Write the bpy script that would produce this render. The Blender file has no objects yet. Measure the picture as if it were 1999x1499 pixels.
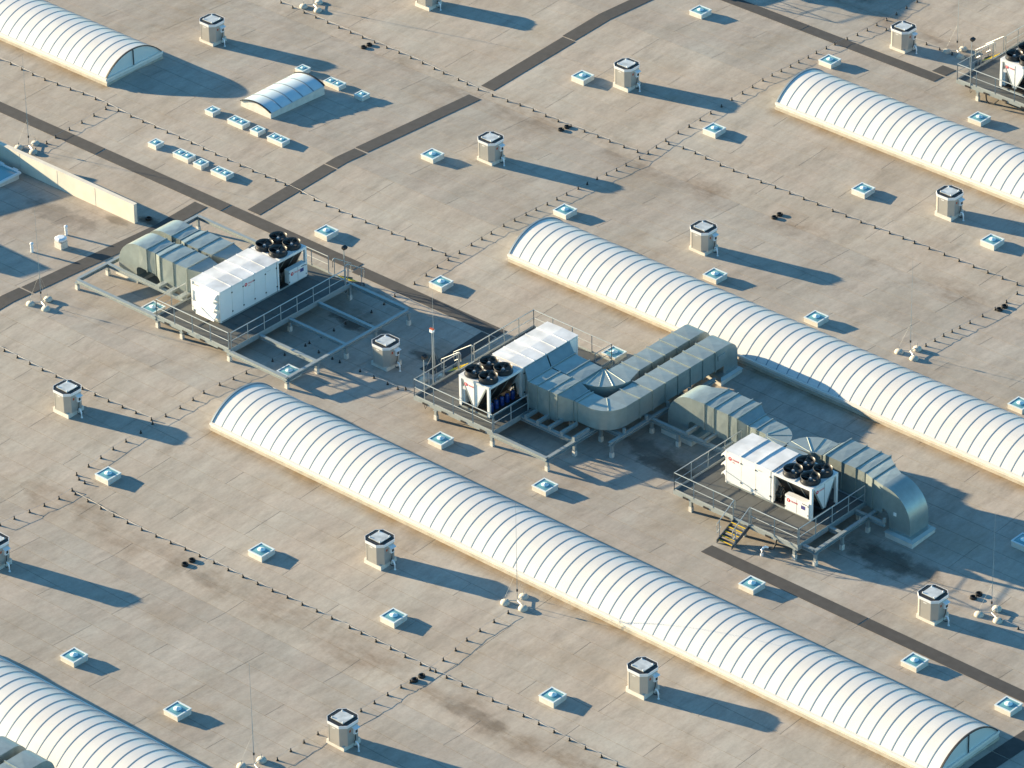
import bpy, math, random
from mathutils import Vector, Matrix
random.seed(7)
rad = math.radians
scene = bpy.context.scene
C = scene.collection

# ------------------------------------------------------------------ camera
YAW, PIT, ROL = 0.741746953, 0.546895434, -0.0177066980
cy, sy, cp, sp = math.cos(YAW), math.sin(YAW), math.cos(PIT), math.sin(PIT)
fwd = Vector((-sy*cp, cy*cp, -sp)); rgt = Vector((cy, sy, 0)); upv = rgt.cross(fwd)
cr, sr = math.cos(ROL), math.sin(ROL)
r2 = rgt*cr + upv*sr; u2 = -rgt*sr + upv*cr
cam = bpy.data.cameras.new('camera'); co = bpy.data.objects.new('camera', cam); C.objects.link(co)
m = Matrix((r2, u2, -fwd)).transposed().to_4x4(); m.translation = Vector((166.295, -158.2835, 141.818))
co.matrix_world = m
cam.sensor_width = 36; cam.lens = 36*9762.34/1999; cam.clip_start = 5; cam.clip_end = 3000
scene.camera = co

# ------------------------------------------------------------------ sky and sun
SUN_EL, SUN_AZ = rad(11.8), rad(15.5)          # azimuth of the light's travel, from +X towards +Y
to_sun = Vector((-math.cos(SUN_AZ)*math.cos(SUN_EL), -math.sin(SUN_AZ)*math.cos(SUN_EL), math.sin(SUN_EL)))
w = bpy.data.worlds.new('World'); scene.world = w; w.use_nodes = True
nt = w.node_tree; bg = nt.nodes['Background']
sky = nt.nodes.new('ShaderNodeTexSky'); sky.sky_type = 'NISHITA'; sky.sun_disc = False
sky.sun_elevation = SUN_EL; sky.sun_rotation = math.atan2(to_sun.x, to_sun.y)
sky.ozone_density = 4.6; sky.air_density = 1.0; sky.dust_density = 0.2
tint = nt.nodes.new('ShaderNodeVectorMath'); tint.operation = 'MULTIPLY'; tint.inputs[1].default_value = (.82, 1.0, .86)   # white balance of the whole sky
nt.links.new(sky.outputs[0], tint.inputs[0]); nt.links.new(tint.outputs[0], bg.inputs[0]); bg.inputs[1].default_value = 0.096
sl = bpy.data.lights.new('sun', 'SUN'); sl.energy = 5.0; sl.angle = rad(0.55); sl.color = (1.0, 0.79, 0.5)
so = bpy.data.objects.new('sun', sl); C.objects.link(so); so.rotation_euler = to_sun.to_track_quat('Z', 'Y').to_euler()
vs = scene.view_settings; vs.view_transform = 'Standard'; vs.look = 'None'; vs.gamma = 1; vs.use_curve_mapping = False
vs.exposure = 1.84

# ------------------------------------------------------------------ helpers
def ground(y):
    if y < -11.5: d = abs(y + 25.3)
    elif y < 2.3: d = 2.3 - y
    else: d = abs((y - 2.3 + 12) % 24 - 12)
    return -0.38 - 0.05*d

class M:
    def __init__(s): s.v = []; s.f = []; s.sm = set()
    def poly(s, pts, smooth=False):
        n = len(s.v); s.v += [tuple(p) for p in pts]; s.f.append(tuple(range(n, n+len(pts))))
        if smooth: s.sm.add(len(s.f)-1)
    def box(s, x0, y0, z0, x1, y1, z1):
        s.hexa([(x0,y0,z0),(x1,y0,z0),(x1,y1,z0),(x0,y1,z0)], [(x0,y0,z1),(x1,y0,z1),(x1,y1,z1),(x0,y1,z1)]); return s
    def hexa(s, a, b):
        return s.loft([a, b])
    def loft(s, loops, cap=True, smooth=False):
        n = len(s.v); k = len(loops[0])
        for l in loops: s.v += [tuple(p) for p in l]
        for i in range(len(loops)-1):
            for j in range(k):
                q = (j+1) % k
                s.f.append((n+i*k+j, n+i*k+q, n+(i+1)*k+q, n+(i+1)*k+j))
                if smooth: s.sm.add(len(s.f)-1)
        if cap:
            s.f.append(tuple(n+j for j in reversed(range(k))))
            s.f.append(tuple(n+(len(loops)-1)*k+j for j in range(k)))
        return s
    def tube(s, path, r, n=6, smooth=True):
        path = [Vector(p) for p in path]; loops = []
        for i, p in enumerate(path):
            d = (path[min(i+1, len(path)-1)] - path[max(i-1, 0)]).normalized()
            a = d.cross(Vector((0,0,1)))
            if a.length < 1e-3: a = d.cross(Vector((0,1,0)))
            a.normalize(); b = d.cross(a)
            rr = r[i] if isinstance(r, (list, tuple)) else r
            loops.append([p + (a*math.cos(2*math.pi*j/n) + b*math.sin(2*math.pi*j/n))*rr for j in range(n)])
        return s.loft(loops, True, smooth)
    def lathe(s, c, prof, n=16, smooth=True):
        c = Vector(c)
        loops = [[c + Vector((r*math.cos(2*math.pi*j/n), r*math.sin(2*math.pi*j/n), z)) for j in range(n)] for r, z in prof]
        return s.loft(loops, True, smooth)
    def prism(s, prof, f0, f1, smooth_idx=()):
        # prof: list of 2D points; f0 / f1 map a 2D point to 3D on either end
        k = len(prof); n = len(s.v)
        s.v += [tuple(f0(*p)) for p in prof] + [tuple(f1(*p)) for p in prof]
        for j in range(k):
            q = (j+1) % k; s.f.append((n+j, n+q, n+k+q, n+k+j))
            if j in smooth_idx: s.sm.add(len(s.f)-1)
        s.f.append(tuple(n+j for j in reversed(range(k)))); s.f.append(tuple(n+k+j for j in range(k)))
        return s
    def mesh(s, name, mat, org=(0,0,0)):
        me = bpy.data.meshes.new(name)
        o = Vector(org)
        me.from_pydata([tuple(Vector(p)-o) for p in s.v], [], s.f)
        if s.sm:
            for i in s.sm: me.polygons[i].use_smooth = True
        import bmesh
        bm = bmesh.new(); bm.from_mesh(me); bmesh.ops.recalc_face_normals(bm, faces=bm.faces); bm.to_mesh(me); bm.free()
        me.materials.append(mat); me.update()
        if s.sm: me.set_sharp_from_angle(angle=rad(42))
        return me

def link(name, me, parent=None, loc=(0,0,0), rot=None):
    o = bpy.data.objects.new(name, me); C.objects.link(o); o.parent = parent; o.location = loc
    if rot: o.rotation_euler = rot
    return o
ORG = {}
def origin(p):
    while p.parent: p = p.parent
    return ORG.get(p.name, (0,0,0))
def part(name, mb, mat, parent, kind=None):
    o = link(name, mb.mesh(name, mat, origin(parent)), parent)
    if kind: o['kind'] = kind
    return o
def tag(o, label=None, cat=None, group=None, kind=None):
    if label: o['label'] = label
    if cat: o['category'] = cat
    if group: o['group'] = group
    if kind: o['kind'] = kind
    return o
def thing(name, loc, label, cat, group=None, rz=0, local=False):
    o = bpy.data.objects.new(name, None); C.objects.link(o); o.location = loc; o.rotation_euler = (0,0,rz)
    o.empty_display_size = .3
    ORG[o.name] = (0,0,0) if local else tuple(loc)
    return tag(o, label, cat, group)
def solo(name, mb, mat, loc, label, cat, group=None, kind=None):
    o = link(name, mb.mesh(name, mat, loc), None, loc)
    return tag(o, label, cat, group, kind)
kids = {}
def copy_tree(o, parent=None):
    c = o.copy(); C.objects.link(c); c.parent = parent
    for ch in list(o.children): copy_tree(ch, c)
    return c
def dup(o, loc, label, group=None, rz=None):
    c = copy_tree(o); c.location = loc; c['label'] = label
    if group: c['group'] = group
    if rz is not None: c.rotation_euler.z = rz
    return c

# ------------------------------------------------------------------ materials
def mat(name, col, rough=.6, metal=0., spec=.5, noise=0., nscale=3., bump=0., bscale=20., rnd=0., stretch=None):
    mt = bpy.data.materials.new(name); mt.use_nodes = True; n = mt.node_tree.nodes; l = mt.node_tree.links
    b = n['Principled BSDF']; b.inputs['Base Color'].default_value = (*col, 1); b.inputs['Roughness'].default_value = rough
    b.inputs['Metallic'].default_value = metal; b.inputs['Specular IOR Level'].default_value = spec
    src = None
    if noise or rnd or bump:
        geo = n.new('ShaderNodeNewGeometry'); pos = geo.outputs['Position']
        if stretch:
            vm = n.new('ShaderNodeVectorMath'); vm.operation = 'MULTIPLY'; vm.inputs[1].default_value = stretch
            l.new(pos, vm.inputs[0]); pos = vm.outputs[0]
    if noise or rnd:
        val = None
        if noise:
            t = n.new('ShaderNodeTexNoise'); t.inputs['Scale'].default_value = nscale; t.inputs['Detail'].default_value = 5
            l.new(pos, t.inputs['Vector'])
            mr = n.new('ShaderNodeMapRange'); mr.inputs[1].default_value = .25; mr.inputs[2].default_value = .75
            mr.inputs[3].default_value = 1-noise; mr.inputs[4].default_value = 1+noise; l.new(t.outputs[0], mr.inputs[0]); val = mr.outputs[0]
        if rnd:
            oi = n.new('ShaderNodeObjectInfo'); m2 = n.new('ShaderNodeMapRange'); m2.inputs[3].default_value = 1-rnd; m2.inputs[4].default_value = 1+rnd
            l.new(oi.outputs['Random'], m2.inputs[0])
            if val:
                mm = n.new('ShaderNodeMath'); mm.operation = 'MULTIPLY'; l.new(val, mm.inputs[0]); l.new(m2.outputs[0], mm.inputs[1]); val = mm.outputs[0]
            else: val = m2.outputs[0]
        vs_ = n.new('ShaderNodeVectorMath'); vs_.operation = 'SCALE'; vs_.inputs[0].default_value = col; l.new(val, vs_.inputs['Scale'])
        l.new(vs_.outputs[0], b.inputs['Base Color'])
    if bump:
        t2 = n.new('ShaderNodeTexNoise'); t2.inputs['Scale'].default_value = bscale; t2.inputs['Detail'].default_value = 3
        l.new(geo.outputs['Position'], t2.inputs['Vector'])
        bp = n.new('ShaderNodeBump'); bp.inputs['Strength'].default_value = bump; bp.inputs['Distance'].default_value = .02
        l.new(t2.outputs[0], bp.inputs['Height']); l.new(bp.outputs[0], b.inputs['Normal'])
    return mt

def roof_material():
    mt = bpy.data.materials.new('roof_membrane'); mt.use_nodes = True; n = mt.node_tree.nodes; l = mt.node_tree.links
    b = n['Principled BSDF']; b.inputs['Roughness'].default_value = .85; b.inputs['Specular IOR Level'].default_value = .2
    geo = n.new('ShaderNodeNewGeometry'); sep = n.new('ShaderNodeSeparateXYZ'); l.new(geo.outputs['Position'], sep.inputs[0])
    def noise(scale, mul=(1,1,1), detail=6, rough=.6):
        vm = n.new('ShaderNodeVectorMath'); vm.operation = 'MULTIPLY'; vm.inputs[1].default_value = mul
        l.new(geo.outputs['Position'], vm.inputs[0])
        t = n.new('ShaderNodeTexNoise'); t.inputs['Scale'].default_value = scale; t.inputs['Detail'].default_value = detail; t.inputs['Roughness'].default_value = rough
        l.new(vm.outputs[0], t.inputs['Vector']); return t.outputs[0]
    def rng(v, a, b_, c, d, clamp=True):
        mr = n.new('ShaderNodeMapRange'); mr.clamp = clamp
        for i, x in enumerate((a, b_, c, d)): mr.inputs[i+1].default_value = x
        l.new(v, mr.inputs[0]); return mr.outputs[0]
    def math_(op, a, b_=None):
        mm = n.new('ShaderNodeMath'); mm.operation = op
        for i, x in enumerate((a, b_)):
            if x is None: continue
            if isinstance(x, (int, float)): mm.inputs[i].default_value = x
            else: l.new(x, mm.inputs[i])
        return mm.outputs[0]
    def mix(fac, a, b_):
        mx = n.new('ShaderNodeMix'); mx.data_type = 'RGBA'; l.new(fac, mx.inputs[0])
        for i, x in ((6, a), (7, b_)):
            if isinstance(x, tuple): mx.inputs[i].default_value = (*x, 1)
            else: l.new(x, mx.inputs[i])
        return mx.outputs[2]
    oi = n.new('ShaderNodeObjectInfo')
    big = noise(.16, detail=5); col = mix(rng(big, .35, .68, 0, 1), ROOF_A, ROOF_B)
    st = noise(.55, (1.6, .28, 1), 6, .65)                                   # brushed streaks running along Y
    fine = noise(7, (1, 1, 1), 4)
    k = math_('MULTIPLY', rng(st, .3, .7, .86, 1.1), rng(fine, .3, .7, .95, 1.05))
    k = math_('MULTIPLY', k, rng(oi.outputs['Random'], 0, 1, .965, 1.035))
    patch = noise(.9, (1.4, .5, 1), 6, .7)
    k = math_('MULTIPLY', k, rng(patch, .28, .48, .8, 1.0))
    speck = noise(2.6, (1, .45, 1), 6, .75); k = math_('MULTIPLY', k, rng(speck, .3, .62, .88, 1.06))
    # pinkish and greenish drift of the membrane
    hue = noise(.4, (1, .6, 1), 4); col = mix(rng(hue, .4, .65, 0, .5), col, ROOF_C)
    wash = rng(noise(.23, (1, .8, 1), 6, .65), .55, .72, 0, .45); col = mix(wash, col, (.27, .215, .155))
    # dirt where water stands: the two drained valleys
    dirt = None
    for yv, wdt in ((38.2, 1.7), (-9.95, 1.8), (14.3, 1.5), (62.3, 1.3)):
        d = math_('ABSOLUTE', math_('SUBTRACT', sep.outputs[1], yv))
        band = rng(d, wdt*.25, wdt, 1, 0)
        dirt = band if dirt is None else math_('MAXIMUM', dirt, band)
    blot = rng(noise(.28, (1, 1.3, 1), 5, .6), .44, .6, 0, 1)
    blot2 = rng(noise(1.6, (.6, 1.4, 1), 6, .7), .35, .7, .25, 1)
    dirt = math_('MULTIPLY', math_('MULTIPLY', dirt, blot), blot2)
    col = mix(math_('MULTIPLY', dirt, .75), col, (.17, .125, .085))
    # algae, rust-brown wash and painted bounce light along the sunny feet of the vaults
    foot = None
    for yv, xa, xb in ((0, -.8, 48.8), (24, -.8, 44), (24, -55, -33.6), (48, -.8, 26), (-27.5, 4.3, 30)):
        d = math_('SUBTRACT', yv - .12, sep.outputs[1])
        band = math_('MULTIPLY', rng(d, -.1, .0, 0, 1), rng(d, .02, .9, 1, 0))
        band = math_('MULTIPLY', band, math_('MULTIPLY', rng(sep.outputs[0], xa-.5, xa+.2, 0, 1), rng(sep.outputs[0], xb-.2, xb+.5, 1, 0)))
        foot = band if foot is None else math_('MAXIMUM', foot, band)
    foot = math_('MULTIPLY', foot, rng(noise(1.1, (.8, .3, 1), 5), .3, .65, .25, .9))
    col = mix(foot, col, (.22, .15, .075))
    damp = None
    wob = noise(.9, (1, 1, 1), 5, .65)
    for x_, y_, rx, ry, st_ in STAINS:
        dx = math_('DIVIDE', math_('SUBTRACT', sep.outputs[0], x_), rx); dy = math_('DIVIDE', math_('SUBTRACT', sep.outputs[1], y_), ry)
        d = math_('SQRT', math_('ADD', math_('MULTIPLY', dx, dx), math_('MULTIPLY', dy, dy)))
        d = math_('ADD', d, rng(wob, .25, .75, -.55, .55))
        band = rng(d, .55, 1.0, st_, 0)
        damp = band if damp is None else math_('MAXIMUM', damp, band)
    col = mix(damp, col, (.06, .05, .04))
    sc = n.new('ShaderNodeVectorMath'); sc.operation = 'SCALE'; l.new(col, sc.inputs[0]); l.new(k, sc.inputs['Scale'])
    l.new(sc.outputs[0], b.inputs['Base Color'])
    bp = n.new('ShaderNodeBump'); bp.inputs['Strength'].default_value = .25; bp.inputs['Distance'].default_value = .02
    l.new(noise(3.5, (1, .5, 1), 5), bp.inputs['Height']); l.new(bp.outputs[0], b.inputs['Normal'])
    return mt
ROOF_A, ROOF_B, ROOF_C = (.32, .288, .248), (.375, .357, .322), (.385, .333, .29)
STAINS = [(-3.4, 13.7, 1.6, .7, .85), (-1.6, 13.9, 1.2, .5, .6), (20.5, 13.6, 3.0, .9, .7), (18.0, 14.4, 2.0, .8, .5), (34.2, 14.2, 2.6, 1.2, .65), (36.6, 14.6, 1.6, .7, .5),
          (-20.5, 14.5, 1.0, .5, .8), (-21.8, 13.2, 1.2, .4, .45), (2.6, 13.6, 1.4, .5, .7), (-24.5, 11.5, 3.2, 1.0, .35), (26.5, 14.0, 3.0, .8, .5), (4.6, 61.5, 1.8, .5, .4), (-7.5, 63.5, 2.2, .6, .6),
          (8.6, -10.1, 1.6, .5, .3), (27.6, -10.0, 2.6, .6, .4), (44.6, 14.2, 2.2, .7, .45)]
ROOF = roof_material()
SEAM = mat('seam_bitumen', (.22, .205, .175), .9)
WALK = mat('walkway_mat', (.05, .05, .051), .85, noise=.18, nscale=2.5, bump=.2, bscale=40, rnd=.06)
CURB = mat('curb_membrane', (.56, .545, .5), .7, noise=.12, nscale=3)
PANE = mat('opal_polycarbonate', (.6, .6, .59), .3, spec=.5, noise=.05, nscale=1.2, rnd=.035)
PANE2 = mat('blue_tinted_polycarbonate', (.5, .6, .65), .22, spec=.6, noise=.05)
UPST = mat('membrane_upstand', (.42, .38, .31), .8, noise=.2, nscale=2)
RIB = mat('aluminium_rib', (.2, .26, .31), .45, .2)
DARK = mat('black_edge', (.02, .02, .022), .5)
ENDP = mat('frosted_end_panel', (.55, .62, .62), .4)
GALV = mat('galvanised_sheet', (.33, .38, .37), .36, .5, noise=.1, nscale=3, rnd=.05)
STEEL = mat('galvanised_steel', (.3, .34, .345), .45, .3, noise=.1, nscale=4)
RAIL = mat('galvanised_rail', (.36, .39, .395), .4, .3)
DECK = mat('deck_sheet', (.078, .083, .082), .7, noise=.12, nscale=3, rnd=.06)
WHITE = mat('white_painted_steel', (.72, .73, .73), .4, noise=.03, nscale=2)
WROOF = mat('weathered_white_roof', (.62, .64, .66), .5, noise=.25, nscale=1.1)
BLACK = mat('black_plastic', (.012, .012, .013), .45)
COIL = mat('black_coil', (.018, .018, .019), .5, noise=.3, nscale=12)
RED = mat('red_print', (.6, .02, .03), .5)
GREYT = mat('grey_print', (.35, .36, .37), .5)
BLUE = mat('blue_enamel', (.01, .035, .16), .3)
SCREEN = mat('blue_screen', (.07, .07, .22), .3)
BRASS = mat('brass', (.5, .3, .1), .35, .8)
INOX = mat('brushed_stainless', (.46, .45, .42), .38, .5, noise=.06, nscale=2, rnd=.04)
CAPM = mat('light_cap_metal', (.8, .82, .84), .35, .3)
YEL = mat('yellow_nosing', (.75, .5, .02), .5)
GLASS = mat('acrylic_dome', (.13, .31, .36), .1, spec=.8)
FRAME = mat('skylight_frame', (.58, .66, .69), .4)
TENT = mat('painted_highlight', (.62, .8, .83), .12, spec=.9)  # pale tone standing in for the dome's bright sky highlight
CONC = mat('concrete', (.5, .47, .4), .85, noise=.12, nscale=4)
WALLM = mat('parapet_concrete', (.62, .58, .5), .85, noise=.08, nscale=1.5)
PVC = mat('white_pipe', (.75, .78, .8), .4)
WIRE = mat('conductor_wire', (.4, .4, .4), .5, .4)
HOSE = mat('black_rubber', (.01, .01, .01), .5)

# ------------------------------------------------------------------ roof
ROWS={'a': [(-41.36, 22.14), (-40.32, 22.19), (-39.28, 22.14), (-38.25, 22.1), (-37.21, 22.12), (-36.16, 22.18), (-35.09, 22.25), (-34.07, 22.35), (-33.03, 22.38), (-31.95, 22.34), (-30.91, 22.24), (-29.8, 22.21), (-28.77, 22.22), (-27.73, 22.21), (-26.69, 22.21), (-25.66, 22.2), (-24.63, 22.2), (-23.56, 22.15), (-22.54, 22.15), (-21.53, 22.14), (-20.47, 22.12), (-19.42, 22.12), (-18.41, 22.15), (-17.6, 22.18), (-16.83, 22.18), (-15.47, 22.1), (-14.27, 21.98), (-13.26, 21.95), (-12.24, 21.97), (-11.22, 22.0), (-10.16, 22.01), (-9.18, 22.02), (-8.11, 22.03), (-7.08, 22.05), (-6.08, 22.11), (-5.07, 22.15), (-4.05, 22.2)], 'b': [(-31.68, 21.93), (-31.67, 20.93), (-31.65, 19.9), (-31.67, 18.88), (-31.66, 17.73), (-31.59, 16.92), (-31.53, 15.97), (-32.76, 15.74)], 'c': [(-3.37, 18.85), (-3.45, 19.91), (-3.54, 20.95), (-3.58, 21.9), (-3.58, 22.85), (-3.59, 23.89), (-3.55, 24.73), (-3.53, 25.52), (-3.55, 26.61), (-3.55, 27.55), (-3.57, 28.56), (-3.56, 29.42), (-3.55, 30.38), (-3.57, 31.25), (-3.57, 32.11), (-3.59, 33.15), (-3.59, 33.96), (-3.6, 34.85), (-3.59, 35.67), (-3.53, 36.51), (-3.56, 37.39), (-3.53, 38.59), (-3.52, 39.35), (-3.57, 40.16), (-3.63, 41.09), (-3.62, 42.22), (-3.58, 43.17), (-3.56, 43.18), (-3.55, 44.17), (-3.56, 45.17), (-3.56, 46.18), (-3.58, 47.16), (-3.55, 48.14), (-3.55, 49.09), (-3.56, 50.08), (-3.58, 50.97), (-3.56, 51.83), (-3.55, 52.71), (-3.59, 53.55), (-3.59, 54.47), (-3.64, 55.32), (-3.62, 56.26), (-3.6, 57.07), (-3.52, 58.19), (-3.44, 59.1), (-3.42, 60.05), (-3.48, 61.08), (-3.5, 62.09), (-3.48, 63.06), (-3.47, 64.06), (-3.46, 65.1)], 'd': [(-33.91, 39.36), (-32.87, 39.34), (-31.85, 39.31), (-30.83, 39.3), (-29.76, 39.26), (-28.77, 39.24), (-27.75, 39.22), (-26.71, 39.21), (-25.7, 39.22), (-24.65, 39.2), (-23.61, 39.2), (-22.59, 39.17), (-21.55, 39.12), (-20.51, 39.05), (-19.68, 38.99), (-18.41, 38.95), (-17.63, 38.88), (-16.65, 38.81), (-15.46, 38.79), (-14.29, 38.84), (-13.36, 38.95), (-12.31, 38.97), (-11.27, 38.93), (-10.27, 38.92), (-9.24, 38.93), (-8.21, 38.97), (-7.17, 39.0), (-6.23, 39.0), (-5.14, 39.03), (-4.13, 39.09)], 'e': [(-3.26, 40.92), (-2.23, 41.05), (-1.3, 41.05), (-0.41, 40.96), (0.78, 40.88), (1.8, 40.88), (2.92, 40.85), (3.91, 40.86), (4.96, 40.9), (6.04, 40.91), (7.09, 40.91), (8.11, 40.93), (9.26, 40.91), (10.24, 40.91), (11.34, 40.92), (12.34, 40.95), (13.39, 40.99), (14.36, 41.01), (15.17, 41.02), (15.15, 41.04), (16.23, 41.04), (17.32, 41.04), (18.37, 41.05), (19.42, 41.04), (20.43, 41.04), (21.47, 41.05), (22.5, 41.05)], 'f': [(23.09, 40.27), (23.15, 39.2), (23.12, 38.2), (23.09, 37.08), (23.05, 35.97), (23.0, 35.11), (22.97, 34.44), (22.92, 33.74), (22.92, 32.95), (22.91, 32.15), (22.91, 31.44)], 'g': [(-2.62, 60.94), (0.45, 61.04), (1.49, 61.01), (2.49, 60.98)], 'h': [(-16.53, -1.53), (-15.46, -1.58), (-14.39, -1.6), (-13.37, -1.61), (-12.34, -1.63), (-11.26, -1.62), (-9.22, -1.57), (-8.22, -1.58), (-7.19, -1.56), (-6.16, -1.5), (-5.18, -1.43), (-4.03, -1.38)], 'i': [(-3.5, -6.63), (-3.56, -5.65), (-3.63, -4.66), (-3.62, -3.71), (-3.58, -2.63), (-3.69, -1.62), (-3.66, -0.65), (-3.6, 0.39), (-3.6, 1.39), (-3.63, 2.25), (-3.63, 3.47), (-3.54, 4.45), (-3.5, 5.41), (-3.41, 6.34), (-3.43, 7.4), (-3.43, 8.36), (-3.34, 9.91), (-3.39, 11.26), (-3.42, 12.28), (-3.5, 13.31), (-3.27, 15.18), (-3.28, 16.23), (-3.38, 17.22)], 'j': [(-3.39, 10.28), (-2.27, 9.87), (-1.23, 9.87), (-0.65, 9.86), (0.86, 9.9), (1.91, 9.89), (2.95, 9.89), (3.71, 9.89), (4.06, 10.14)], 'k': [(-3.43, -7.58), (-3.03, -7.8), (-2.54, -7.85)], 'l': [(-2.56, -8.75), (-2.57, -9.71), (-2.71, -10.65), (-2.9, -11.55), (-2.98, -12.57), (-3.03, -13.55)], 'm': [(-2.19, -8.88), (-1.17, -8.93), (-0.14, -8.97), (0.9, -9.03), (1.93, -9.03), (2.98, -9.01), (4.01, -8.97), (5.05, -8.92), (6.07, -8.86), (7.09, -8.82), (8.11, -8.79), (9.15, -8.79), (10.18, -8.75), (11.22, -8.72), (12.26, -8.69), (13.27, -8.63), (14.3, -8.6), (15.3, -8.56), (16.34, -8.54), (17.6, -8.55), (18.41, -8.54), (19.46, -8.57), (20.49, -8.57), (21.52, -8.61), (22.57, -8.59), (23.26, -8.64), (23.58, -8.58), (24.35, -8.6), (25.4, -8.6), (26.44, -8.6), (27.46, -8.59), (28.48, -8.59), (29.5, -8.58), (30.52, -8.59), (31.55, -8.61), (32.58, -8.63), (33.63, -8.64), (34.69, -8.66), (35.72, -8.67)], 'n': [(23.12, -2.62), (23.07, -3.64), (23.02, -4.65), (23.04, -5.66), (23.16, -6.63), (23.24, -7.64), (23.19, -10.02), (23.1, -10.61), (23.01, -11.49), (23.04, -12.48), (23.06, -13.47), (22.96, -16.44), (22.98, -17.45), (23.04, -18.44), (23.12, -19.46)], 'o': [(42.34, 13.48), (43.36, 13.51), (44.39, 13.55)]}
EX=[(-33.2, 32.61), (-26.29, 44.78), (-9.78, 44.66), (-9.82, 32.44), (-0.28, 59.64), (6.6, 32.43), (14.8, 44.73), (1.33, 11.51), (-8.3, -3.5), (-0.36, -16.31), (14.85, -3.33), (32.73, -3.3), (24.35, -16.08), (39.5, 11.4)]
SK=[(-11.01, 19.62), (-12.36, 43.55), (-12.42, 30.15), (-2.01, 30.21), (-12.37, 54.66), (-2.09, 54.71), (-1.95, 43.58), (9.39, 43.57), (9.34, 54.73), (18.78, 43.62), (-1.87, -6.74), (-2.01, 19.61), (9.45, 7.15), (16.78, 7.33), (9.38, 30.14), (16.73, 30.16), (30.91, 30.17), (9.55, -6.72), (9.36, -19.98), (16.66, -19.9), (18.94, -6.69), (29.75, -6.68), (31.05, 7.24), (41.66, 7.17), (47.52, 7.17), (39.11, 19.65), (-11.33, -6.29), (-12.27, 6.87), (-1.65, 6.88), (10.55, 20.08)]
SM=[(-26.12, 33.29), (-21.04, 33.18), (-26.12, 25.51), (-22.31, 25.49), (-26.11, 20.7), (-22.31, 20.7)]
DB=[(-23.36, 33.23), (-23.94, 25.53), (-20.6, 25.5), (-23.79, 20.77), (-20.56, 20.71)]


roof = M()
knots = [-55, -25.3, -11.5, 2.3, 14.3, 26.3, 38.3, 50.3, 62.3, 74.3, 86.3]
for a, b in zip(knots[:-1], knots[1:]):
    roof.poly([(-75, a, ground(a)-.016), (75, a, ground(a)-.016), (75, b, ground(b)-.016), (-75, b, ground(b)-.016)])
roof_o = solo('roof', roof, SEAM, (0,0,0), None, None, kind='structure')
SL, NS = 8.2, {}
def cproj(x, y):
    d = Vector((x, y, -.6)) - co.location; z = d.dot(fwd)
    return 999.5 + 9762.34*d.dot(r2)/z, 749.5 - 9762.34*d.dot(u2)/z
extra = M(); sheets = {}
cand = []
for a, b in zip(knots[:-1], knots[1:]):
    n = max(1, round((b-a)/1.333)); wd = (b-a)/n
    for i in range(n):
        y0 = a + i*wd
        ph = 4.45 + (0 if i % 3 else SL*.5) + (3.1 if int(a) % 2 else 0)
        for kx in range(-9, 9):
            x0 = ph + kx*SL
            u, v = cproj(x0+SL/2, y0+wd/2)
            if -700 < u < 2700 and -500 < v < 2000:
                inside = -120 < u < 2120 and -60 < v < 1560
                cand.append((0 if inside else 1, -v, x0, y0, wd))
cand.sort()
for idx, (_, _, x0, y0, wd) in enumerate(cand):
    g = .012; za, zb = ground(y0), ground(y0+wd)
    lo = [(x0+g, y0+g, za-.012), (x0+SL-g, y0+g, za-.012), (x0+SL-g, y0+wd-g, zb-.012), (x0+g, y0+wd-g, zb-.012)]
    if idx < 299:
        key = (round(wd, 3), round(zb-za, 4))
        if key not in sheets:
            hi = [(p[0], p[1], p[2]+.012) for p in lo]
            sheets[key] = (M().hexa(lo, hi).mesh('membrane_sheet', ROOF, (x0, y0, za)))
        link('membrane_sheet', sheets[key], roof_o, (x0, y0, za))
    else:
        extra.hexa(lo, [(p[0], p[1], p[2]+.012) for p in lo])
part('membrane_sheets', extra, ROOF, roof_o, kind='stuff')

def mat_strip(x0, y0, x1, y1, joints=()):
    ks = sorted([y for y in knots if y0 < y < y1] + [y0, y1])
    mb = M()
    for a, b in zip(ks[:-1], ks[1:]):
        lo = [(x0,a,ground(a)+.004),(x1,a,ground(a)+.004),(x1,b,ground(b)+.004),(x0,b,ground(b)+.004)]
        mb.hexa(lo, [(p[0],p[1],p[2]+.02) for p in lo])
    return solo('walkway', mb, WALK, (x0, y0, 0), None, None, kind='structure')
for r in [(-48,17.78,-28.36,18.65),(-28.25,17.78,-17.82,18.65),(-17.7,17.78,-7.2,18.65),(-7.1,17.6,4.05,18.4),
          (3.0,12.4,4.0,17.5),(-16.65,18.85,-15.68,25.29),(-16.65,25.4,-15.7,27.9),(-16.7,28.05,-15.75,38.03),
          (-16.85,39.3,-15.85,46.8),(-16.95,46.9,-15.95,58.0),(-19.75,3.75,-18.75,17.6),(-19.8,-8,-18.8,3.62),
          (-30,57.2,-6.47,58.15),(-6.4,57.2,4.0,58.15),(3.0,58.32,4.0,59.4),(26.83,8.2,37.18,9.08),(37.27,8.2,60,9.08),
          (49.22,3.68,50.24,12.5),(49.22,-8,50.24,3.58)]:
    mat_strip(*r)

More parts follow.
